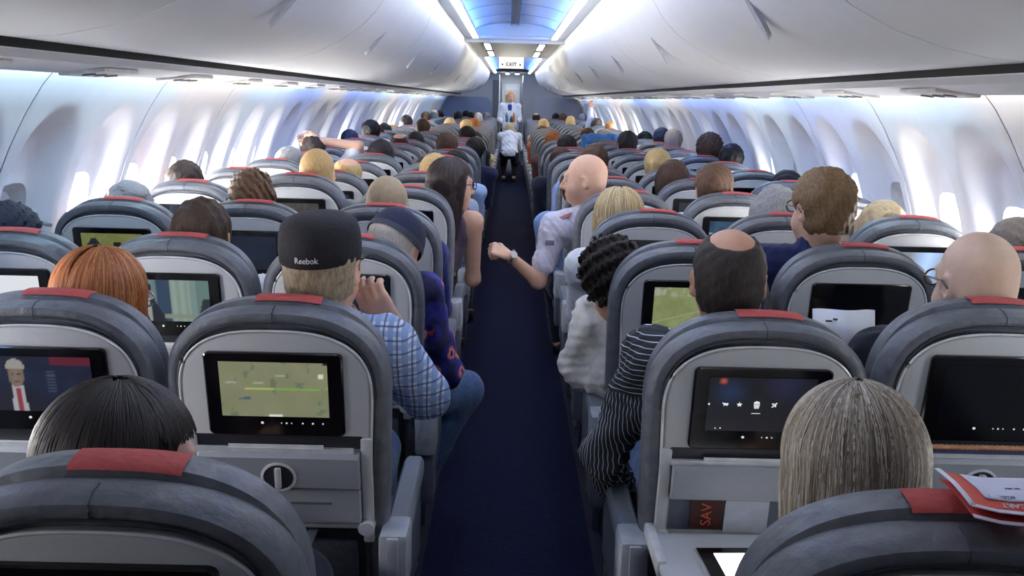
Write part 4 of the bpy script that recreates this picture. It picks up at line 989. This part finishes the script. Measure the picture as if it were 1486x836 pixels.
J = J_for(3, 4, 1128, 266, .014); e = person(at(3, 4), J, RM(14, -2), 'woman with wavy grey hair in the middle seat', 'fair', 'bob', hairmat('grey', rgb(150, 148, 148), .25), MATS['cloth_grey'])
J = J_for(3, 5, 1282, 287, .016); e = person(at(3, 5), J, RM(0, -2), 'woman with blond hair in the window seat', 'fair', 'bob', hairmat('sandblond', rgb(190, 164, 128), .25), MATS['cloth_cream'])
J = J_for(4, 3, 851, 223, .0, shL=rel(4, 3, 806, 330, .22), elL=rel(4, 3, 781, 408, .20), wrL=rel(4, 3, 739, 371, .16), hdL=(-.85, -.15, .35)); Rm = RM(72, -4)
e = person(at(4, 3), J, Rm, 'bald man with a wristwatch stretching his fist across the aisle', 'fair', 'bald', None, cloth('whitelilac', rgb(212, 210, 226)), None, .005, {'L': .34, 'R': .34}, fine=(('L', (0, .8, .6), -1.35),))
w, f = J['wrL'], J['hdL']/np.linalg.norm(J['hdL']); a_ = np.cross(f, (0, 0, 1.)); a_ /= np.linalg.norm(a_); b_ = np.cross(f, a_); w = w-f*.012
wt = MB().tube([tuple(w+.030*(a_*math.cos(t_)+b_*math.sin(t_))) for t_ in [2*math.pi*i/20 for i in range(21)]], .006, 6).build('watch_band', METAL, e)
dl = w+(a_*.0+b_*(-1))*0+np.cross(f, b_)*0; dn = -np.array((0, 1., 0))*.85+np.array((0, 0, .5)); dn -= f*(dn @ f); dn /= np.linalg.norm(dn); u_ = np.cross(dn, f)
MB().loft([[tuple(w+dn*q+.017*(f*math.cos(t_)+u_*math.sin(t_))) for t_ in [2*math.pi*i/18 for i in range(18)]] for q in (.028, .036)]).build('watch_face', mat('watch_silver', rgb(220, 222, 224), .2, .02, 30, metal=.8), wt)
ear = X(J['head'], Rm, (.088, .012, -.02)); MB().tube([tuple(ear), tuple(ear+np.array((0, -.004, -.03)))], .005, 8).build('earbud', mat('earbud_white', rgb(235, 235, 235), .3), e)
s_, d_ = J['shL'], J['elL']-J['shL']; q_ = s_+d_*.25; MB().box(tuple(q_+np.array((-.03, -.070, -.012))), tuple(q_+np.array((.012, -.062, .012))), .003).build('sleeve_patch', mat('patch_grey', rgb(110, 110, 128), .8), e)
q_ = s_+np.array((.03, -.01, .058)); MB().loft([[tuple(q_+np.array((.05*math.cos(t_), .045*math.sin(t_), -.02*math.cos(t_)*-1+z))) for t_ in [2*math.pi*i/16 for i in range(16)]] for z in (-.012, .004)]).build('shoulder_patch', mat('patch_pink', rgb(226, 160, 168), .85), e)
J = J_for(4, 4, 1038, 234, .012); person(at(4, 4), J, RM(-4, -2), 'man with short chestnut hair and visible ears in the middle seat', 'fair', 'short', hairmat('chestnut', rgb(92, 68, 52), .35), MATS['cloth_white'])

# --- the rest of the cabin: photo position of each head, its width in pixels, look
HC = dict(dark=rgb(34, 28, 30), black=rgb(16, 15, 18), brown=rgb(74, 54, 42), blond=rgb(186, 158, 110), grey=rgb(140, 136, 136), copper=rgb(150, 88, 42), tan=rgb(150, 116, 84), navy=rgb(34, 44, 78), white=rgb(206, 196, 184))
FARP = [  # x, crown y, width, hair style, hair, skin, shirt colour
 (511, 225, 34, 'ring', 'blond', 'fair', (150, 140, 130)), (627, 221, 28, 'short', 'blond', 'fair', (150, 160, 180)), (611, 237, 34, 'short', 'dark', 'tan', (150, 176, 216)),
 (559, 201, 37, 'long', 'dark', 'fair', (60, 56, 66)), (649, 191, 33, 'short', 'brown', 'fair', (120, 110, 104)), (675, 182, 29, 'short', 'black', 'tan', (36, 40, 60)), (580, 192, 23, 'ring', 'dark', 'tan', (110, 60, 60)),
 (598, 190, 18, 'short', 'dark', 'fair', (50, 54, 66)), (539, 174, 26, 'afro', 'black', 'brown', (40, 46, 84)), (512, 187, 24, 'short', 'navy', 'fair', (44, 54, 96)), (561, 178, 14, 'short', 'dark', 'tan', (60, 60, 70)),
 (571, 180, 12, 'buzz', 'tan', 'fair', (130, 110, 110)), (585, 166, 16, 'short', 'dark', 'fair', (140, 110, 110)), (613, 171, 22, 'short', 'brown', 'fair', (60, 60, 60)), (615, 161, 12, 'short', 'brown', 'fair', (90, 84, 80)),
 (628, 158, 11, 'ring', 'grey', 'fair', (120, 120, 120)), (638, 160, 8, 'short', 'black', 'tan', (40, 44, 60)), (666, 161, 11, 'short', 'dark', 'fair', (60, 40, 44)), (676, 160, 9, 'short', 'black', 'brown', (40, 44, 60)), (686, 162, 11, 'short', 'dark', 'fair', (60, 64, 80)),
 (696, 162, 15, 'buzz', 'white', 'pale', (180, 170, 160)), (708, 163, 11, 'short', 'grey', 'fair', (120, 112, 96)), (655, 170, 11, 'bob', 'blond', 'fair', (150, 140, 110)), (690, 171, 18, 'bob', 'copper', 'fair', (130, 110, 80)), (675, 172, 11, 'short', 'blond', 'fair', (130, 120, 90)),
 (698, 196, 26, 'short', 'dark', 'fair', (38, 42, 74)), (777, 163, 17, 'ring', 'dark', 'fair', (60, 60, 70)), (789, 172, 19, 'short', 'blond', 'fair', (170, 140, 120)), (801, 190, 20, 'short', 'copper', 'fair', (110, 72, 66)), (818, 194, 30, 'short', 'dark', 'tan', (50, 54, 66)),
 (815, 164, 13, 'short', 'brown', 'tan', (90, 60, 56)), (806, 164, 8, 'short', 'black', 'fair', (60, 66, 80)), (827, 167, 21, 'buzz', 'blond', 'fair', (150, 150, 140)), (847, 164, 12, 'short', 'grey', 'fair', (70, 76, 96)), (869, 171, 6, 'short', 'black', 'brown', (40, 44, 60)),
 (885, 174, 17, 'buzz', 'tan', 'fair', (170, 150, 140)), (856, 185, 13, 'short', 'brown', 'fair', (60, 56, 52)), (916, 189, 32, 'short', 'dark', 'tan', (60, 50, 50)), (940, 190, 20, 'short', 'black', 'tan', (50, 60, 84)), (960, 184, 16, 'short', 'navy', 'fair', (50, 58, 86)),
 (975, 186, 28, 'short', 'grey', 'fair', (100, 96, 104)), (1027, 193, 41, 'curly', 'brown', 'fair', (80, 70, 80)), (1058, 207, 37, 'short', 'black', 'tan', (40, 40, 50)), (951, 213, 48, 'pony', 'blond', 'fair', (150, 140, 120)), (978, 229, 50, 'long', 'brown', 'fair', (90, 60, 60)),
 (869, 208, 42, 'short', 'brown', 'fair', (120, 140, 190)), (1150, 246, 22, 'short', 'black', 'tan', (50, 50, 60)), (420, 211, 14, 'short', 'grey', 'fair', (90, 90, 100)), (548, 182, 10, 'short', 'dark', 'fair', (60, 60, 80))]
TJ = joints(1.30); TR = RM(0, -3); TH = {}
tbody = body_mesh(TJ, TR, .012); [tbody.materials.append(m) for m in (SKIN['fair'], EYEW, IRIS, LIP, SHOE)]
tshirt = shirt_mesh(TJ, .012); tshirt.materials.append(MATS['cloth_grey']); ttr = trouser_mesh(TJ, .013); ttr.materials.append(MATS['cloth_navy_trousers'])
for st in ('ring', 'short', 'long', 'afro', 'buzz', 'bob', 'curly', 'pony'):
    TH[st] = hair_mesh(TJ, TR, st, .009, 5); TH[st].materials.append(MATS['hair_brown'])
def over(o, m): o.material_slots[0].link = 'OBJECT'; o.material_slots[0].material = m; return o
def far_person(r, c, x, H, st, hc, sk, sc, label, dy=0):
    OCC.add((r, c)); NPER[0] += 1
    e = empty('person', (CX[c], rowy(r)+dy, 0)); e.rotation_euler = (0, math.atan2(max(-.06 if c == 0 else -.1 if r > 13 else -.2, min(.06 if c == 5 else .1 if r > 13 else .2, x-CX[c])), 1.2), R_(random.uniform(-8, 8))); e.scale = (1, 1, H/1.31)
    tag(e, label, 'person', 'passengers')
    over(link('body', tbody, e, smooth=False), SKIN[sk])
    over(link('hair', TH[st], e, smooth=False), hairmat('far_'+hc, HC[hc], .3))
    over(link('shirt', tshirt, e, smooth=False), cloth('far_%d_%d_%d' % sc, rgb(*sc))); link('trousers', ttr, e, smooth=False)
    return e
SN = {'short': 'short', 'ring': 'thinning', 'long': 'long', 'afro': 'round cropped', 'buzz': 'cropped', 'bob': 'chin-length', 'curly': 'curly', 'pony': 'pinned up'}
for (px, py, w, st, hc, sk, sc) in FARP:
    best = None
    for r in range(5, NROW):
        p = aty(px, py, rowy(r)+.235)
        for c in range(6):
            if (r, c) in OCC: continue
            cost = ((p[0]-CX[c])/.13)**2+((p[2]-1.275)/.05)**2+((w*(rowy(r)+.2)/1380-.185)/.05)**2
            if best is None or cost < best[0]: best = (cost, r, c, p)
    _, r, c, p = best
    far_person(r, c, p[0], min(1.38, max(1.19, p[2])), st, hc, sk, sc, 'passenger with %s %s hair, %s seat %s of the aisle, %s row back' % (SN[st], {'dark': 'dark brown', 'navy': 'navy covered'}.get(hc, hc), KIND[c], SIDE[c], ORD[NROW-1-r]))
# a few aisle-side passengers whose sleeves show along the aisle
for (r, c, px, sc, what) in ((12, 2, 708, (206, 190, 140), 'pale yellow'), (16, 3, 770, (206, 108, 86), 'coral'), (7, 2, 690, (158, 184, 220), 'pale blue'), (5, 3, 800, (120, 150, 200), 'sky blue'), (8, 3, 795, (40, 44, 60), 'dark navy'), (15, 2, 716, (190, 160, 140), 'beige')):
    if (r, c) in OCC: continue
    x = aty(px, 200, rowy(r)+.2)[0]; x = (x+CX[c])/2
    far_person(r, c, x, 1.20, 'short', 'dark' if c == 2 else 'brown', 'fair', sc, 'passenger in a %s shirt leaning into the aisle from the %s aisle seat' % (what, SIDE[c]))
# arm raised towards the service panel, and an arm bent behind a head
rr_, cc_ = 19, 5
while (rr_, cc_) in OCC: rr_ += 1
OCC.add((rr_, cc_)); J = joints(1.26, -.05); J['elL'] = rel(rr_, cc_, 857, 172, .3); J['wrL'] = rel(rr_, cc_, 857, 158, .3); J['hdL'] = (0, .1, 1)
person(at(rr_, cc_), J, RM(0, 6), 'passenger stretching a pale sleeved arm up to the service panel', 'tan', 'short', MATS['hair_brown'], cloth('palegrey', rgb(196, 200, 212)), None, .011)
rr_, cc_ = 7, 0
if (rr_, cc_) in OCC: rr_ = 6
OCC.add((rr_, cc_)); J = joints(1.27, .05); J['elR'] = rel(rr_, cc_, 520, 212, .25); J['wrR'] = rel(rr_, cc_, 462, 203, .2); J['hdR'] = (-1, .1, .1)
person(at(rr_, cc_), J, RM(10, -6), 'passenger resting a bare bent arm behind the head', 'fair', 'short', MATS['hair_darkcrop'], cloth('whitetee', rgb(214, 214, 220)), None, .009, .4)

# --- cabin crew and service trolley
def stand(**kw):
    J = dict(pelvis=(0, 0, .93), waist=(0, 0, 1.07), chest=(0, .0, 1.27), neck=(0, -.01, 1.46), head=(0, .015, 1.605))
    for n, s in (('L', -1), ('R', 1)):
        J['sh'+n] = (s*.165, 0, 1.41); J['el'+n] = (s*.21, .03, 1.14); J['wr'+n] = (s*.14, .24, 1.10); J['hd'+n] = (0, 1, -.1)
        J['hip'+n] = (s*.085, 0, .90); J['kn'+n] = (s*.09, .02, .50); J['an'+n] = (s*.09, 0, .09); J['ft'+n] = (s*.10, .12, .04)
    J.update(kw); return {k: np.array(v, float) for k, v in J.items()}
blouse = cloth('crew_white', rgb(232, 236, 246)); cskirt = cloth('crew_navy', rgb(18, 20, 34))
J = stand(); Rm = RM(14, -2)
e = person((-.04, 20.0, 0), J, Rm, 'flight attendant with blond hair standing behind the trolley facing the cabin', 'fair', 'bob', hairmat('crewblond', rgb(204, 160, 106), .3), blouse, cskirt, .010, rz=180, group='cabin crew')
MB().loft([[(x, .105+y, z) for x, z in ((-.035, 1.455), (.035, 1.455), (.045, 1.40), (.012, 1.26), (-.03, 1.28), (-.045, 1.40))] for y in (0, .016)]).build('scarf', mat('scarf_blue', rgb(40, 70, 140), .8), e)
J = stand(pelvis=(0, .0, .55), waist=(0, .10, .68), chest=(0, .22, .80), neck=(0, .33, .90), head=(0, .42, .97), shL=(-.17, .27, .86), shR=(.17, .27, .86), elL=(-.2, .36, .62), elR=(.2, .36, .62), wrL=(-.12, .55, .6), wrR=(.12, .55, .6), hipL=(-.09, 0, .52), hipR=(.09, 0, .52), knL=(-.11, .34, .34), knR=(.11, .34, .34), anL=(-.1, .0, .09), anR=(.1, .0, .09), ftL=(-.1, .12, .04), ftR=(.1, .12, .04))
person((-.03, 18.3, 0), J, RM(0, -30), 'flight attendant in white shirt and black skirt crouching in the aisle', 'fair', 'short', MATS['hair_paleblond'], blouse, cskirt, .010, group='cabin crew')
tr = empty('service_trolley', (-.03, 19.25, 0)); tag(tr, 'silver service trolley standing in the aisle between the attendants', 'trolley')
MB().box((-.15, 0, .10), (.15, .42, 1.03), .012).build('body', mat('trolley_alu', rgb(184, 190, 198), .35, .04, 20, metal=.4), tr)
for i in range(3): d_ = MB().box((-.135, -.012, .14+i*.29), (.135, 0, .40+i*.29), .005).build('door_panel', mat('trolley_panel', rgb(200, 206, 212), .4), tr)
MB().tube([(-.13, -.03, .985), (.13, -.03, .985)], .010, 8).build('handle', METAL, tr)
MB().box((-.145, .01, 1.031), (.145, .41, 1.10), .006).build('drawer', mat('drawer_grey', rgb(214, 218, 224), .4), tr)
for sx in (-.11, .11):
    for y in (.06, .36): MB().loft([[(sx+q, y+.05*math.cos(a), .05+.05*math.sin(a)) for a in [2*math.pi*i/14 for i in range(14)]] for q in (-.012, .012)]).build('wheel', DARKP, tr)
bcol = [((220, 226, 232), 'clear'), ((70, 110, 160), 'blue'), ((206, 214, 206), 'pale'), ((60, 66, 70), 'dark'), ((200, 120, 60), 'orange'), ((226, 228, 230), 'white')]
for i, (cb, nm) in enumerate(bcol):
    x = -.12+.048*i; y = .1+.1*(i % 3); hgt = .13+.03*((i*2) % 3)
    b_ = MB().loft([[(r_*math.cos(a), r_*math.sin(a), z) for a in [2*math.pi*k/14 for k in range(14)]] for z, r_ in ((0, .026), (.004, .029), (hgt*.65, .029), (hgt*.8, .014), (hgt, .012))]).build('bottle', mat('bottle_'+nm, rgb(*cb), .2), None)
    b_.location = (-.03+x, 19.25+y, 1.101); tag(b_, '%s drink bottle standing on the service trolley' % nm, 'bottle', 'bottles on the trolley')
    MB().loft([[(.013*math.cos(a), .013*math.sin(a), z) for a in [2*math.pi*k/12 for k in range(12)]] for z in (hgt, hgt+.014)]).build('lid', mat('bottle_lid', rgb(230, 230, 232), .4), b_)

# ------------------------------------------------------------------ loose things
# folded card lying over the rearmost right seat
def card():
    e = empty('folded_card', (0, 0, 0)); tag(e, 'folded red and white printed card lying on the rearmost headrest', 'card')
    x0, x1 = .505, .80; ys = [1.19, 1.15, 1.10, 1.06, 1.03, 1.01, .98]; zs = [1.083, 1.088, 1.093, 1.0935, 1.090, 1.086, 1.078]
    RED = mat('card_red', rgb(214, 84, 66), .6, .04, 40); PAPER = mat('card_white', rgb(214, 214, 232), .65, .02, 40)
    def sheet(xa, xb, lift, ya, yb_, m, name, par):
        vs = []; fs = []; Y = np.linspace(ya, yb_, 14); Xs = np.linspace(xa, xb, 10)
        for y in Y:
            z = np.interp(y, ys[::-1], zs[::-1])
            for x in Xs: vs.append((x, y, z+lift+.012*math.exp(-((x-.505)/.03)**2)+.002*math.sin((x-.505)*14)))
        for i in range(13):
            for j in range(9): fs.append((i*10+j, i*10+j+1, i*10+j+11, i*10+j+10))
        me = mesh(vs, fs); o = link(name, me, par, (m,)); sm = o.modifiers.new('t', 'SOLIDIFY'); sm.thickness = .0012; return o
    sheet(x0, x1, .010, 1.105, 1.012, RED, 'leaf', e); sheet(x0, x1, .002, 1.095, 1.004, mat('card_dark_red', rgb(176, 54, 52), .6), 'leaf', e)
    pw = sheet(x0+.028, x1, .0118, 1.103, 1.036, PAPER, 'white_field', e)
    for lx, lift, name in ((x0, .0, 'white_edge'),):
        sheet(x0-.002, x0+.004, .0118, 1.105, 1.012, PAPER, 'white_edge', e)
    sheet(x0, x1, .0116, 1.0155, 1.010, PAPER, 'white_edge', e); sheet(x0, x1, .0036, 1.0075, 1.002, PAPER, 'white_edge', e)
    for body, size, cx, cy, m in (('TIVE CART', .0115, .574, 1.0255, PAPER), ('#288071', .0095, .555, 1.044, mat('card_ink', rgb(120, 122, 140), .7)), ('for sale', .006, .580, 1.066, MATS.get('card_ink') or mat('card_ink', rgb(120, 122, 140), .7))):
        tm = text_mesh(body, size, .0003)
        for v in tm.vertices:
            x = cx-v.co.x; y = cy-v.co.y; z = np.interp(y, ys[::-1], zs[::-1])
            v.co = Vector((x, y, z+.0128+.0008+v.co.z+.012*math.exp(-((x-.505)/.03)**2)+.002*math.sin((x-.505)*14)))
        link('printed_text', tm, e, (m,), False)
card()
# tablet on the lowered table, papers in the pocket, held magazine, pocket items, draped jacket
tb = empty('tablet', (.495, 1.755, .639)); tb.rotation_euler = (0, 0, R_(3)); tag(tb, 'tablet with a bright white screen on the lowered tray table', 'tablet')
MB().box((-.12, -.085, 0), (.12, .085, .008), .004).build('body', mat('tablet_edge', rgb(190, 192, 196), .3, metal=.6), tb); MB().box((-.115, -.08, .008), (.115, .08, .0088)).build('bezel', BLACKG, tb, False); MB().box((-.085, -.073, .0088), (.098, .055, .0094)).build('screen', emit('tablet_white', (1, 1, 1, 1), 1.6), tb, False)
def slip(name, r, c, x0, x1, z0, z1, dy, m, label, cat, group=None):
    me = MB().add(lean([(x, dy+q, z) for q in (0, .003) for x, z in ((x0, z0), (x1, z0), (x1, z1), (x0, z1))]), [(0, 1, 2, 3), (7, 6, 5, 4), (0, 4, 5, 1), (1, 5, 6, 2), (2, 6, 7, 3), (3, 7, 4, 0)])
    o = me.build(name, m, None, False); o.location = SEAT[(r, c)].location; o.scale = SEAT[(r, c)].scale; tag(o, label, cat, group); return o
sl_ = slip('snack_packet', 1, 3, -.115, -.05, .662, .74, -.013, mat('packet_dark', rgb(70, 34, 30), .5), 'dark packet with orange lettering in the open tray recess', 'packet')
tm = text_mesh('SAV', .034, .0004)
for v in tm.vertices: x, y = v.co.x, v.co.y; v.co = Vector((-.082-y*.9, -.0145+yb(.70+x)-v.co.z, .70+x))
link('lettering', tm, sl_, (mat('orange_ink', rgb(206, 96, 58), .6),), False)
slip('paper_sheet', 1, 3, -.045, .045, .655, .742, -.014, mat('paper_grey', rgb(186, 192, 206), .7), 'white paper sheet standing in the open tray recess', 'paper')
for (r, c, x0, x1, nm, col) in ((1, 2, -.10, .09, 'white', (214, 216, 220)), (1, 3, -.10, .10, 'pale grey', (200, 204, 208)), (1, 4, -.15, .15, 'navy edged', (60, 70, 110)), (2, 1, -.12, .05, 'off-white', (206, 206, 204))):
    slip('magazine', r, c, x0, x1, .826, .846, -.016, mat('mag_%d' % col[0], rgb(*col), .5), '%s magazine edge in the slot under the screen, %s row seat %s of aisle' % (nm, ORD[NROW-1-r], SIDE[c]), 'magazine', 'magazines in seat slots')
cord = MB(); pts = [(-.16+.32*i/60, -.022+yb(.852), .852) for i in range(61)]; cord.tube(pts, .006, 8, [.0055+.0015*math.sin(i*math.pi) if False else .0050+.0018*(i % 2) for i in range(61)])
o = cord.build('beaded_cord', mat('cord_brown', rgb(168, 118, 86), .6, .2, 80), None); o.location = SEAT[(1, 4)].location; tag(o, 'brown ribbed cord lying under the screen before the bald man', 'cord')
p = aty(1231, 484, 2.47); pg = empty('magazine', tuple(p)); tag(pg, 'open white magazine held up by the bald man', 'magazine', 'magazines in seat slots')
vs = []
for j in range(2):
    for i in range(13): x = -.085+.17*i/12; vs.append((x, .02*math.cos(i/12*math.pi*2)+.03*j, -.055+.11*j+.006*math.sin(i/12*math.pi)))
me = mesh(vs, [(i, i+1, i+14, i+13) for i in range(12)]); o = link('page', me, pg, (mat('page_white', rgb(226, 230, 240), .4, .02, 20),)); o.modifiers.new('t', 'SOLIDIFY').thickness = .002
for i, (dx, dz) in enumerate(((-.05, .03), (-.03, .035), (-.06, .012), (-.045, .0))): MB().box((dx-.008, -.012+.03*(dz+.055)/.11, dz-.002), (dx+.008, -.006+.03*(dz+.055)/.11, dz+.002)).build('printed_mark', mat('print_dark', rgb(60, 60, 70), .7), pg, False)
jk = empty('draped_jacket', (CX[4]-.02, rowy(12)+.02, 1.16)); tag(jk, 'bright blue jacket draped over a middle seat back', 'jacket')
v = Vol((-.26, -.1, -.2), (.26, .2, .08), .012); v.cap((-.16, .06, -.01), (.16, .06, -.01), .055, .055, .03); v.cap((-.17, .02, -.08), (.17, .02, -.08), .04, .04, .04); v.cap((-.17, .02, -.02), (-.19, .0, -.14), .04, .03, .03); v.cap((.17, .02, -.02), (.19, .0, -.14), .04, .03, .03); v.noise(.008, 40, 9); me = v.mesh(1)
o = link('jacket_cloth', me, jk, (cloth('jacket_blue', rgb(62, 110, 168)),)); MB().tube([(-.17, -.03, -.06), (0, -.045, -.05), (.17, -.03, -.06)], .004, 6).build('jacket_seam', cloth('jacket_seam', rgb(44, 84, 136)), jk)
# earphone lead hanging between two seats
o = MB().tube([tuple(aty(px, py, 2.5)) for px, py in ((210, 448), (222, 474), (226, 510), (224, 545), (218, 557))], .0022, 6).build('earphone_lead', DARKP, None); tag(o, 'thin dark earphone lead hanging beside the film screen', 'cable')
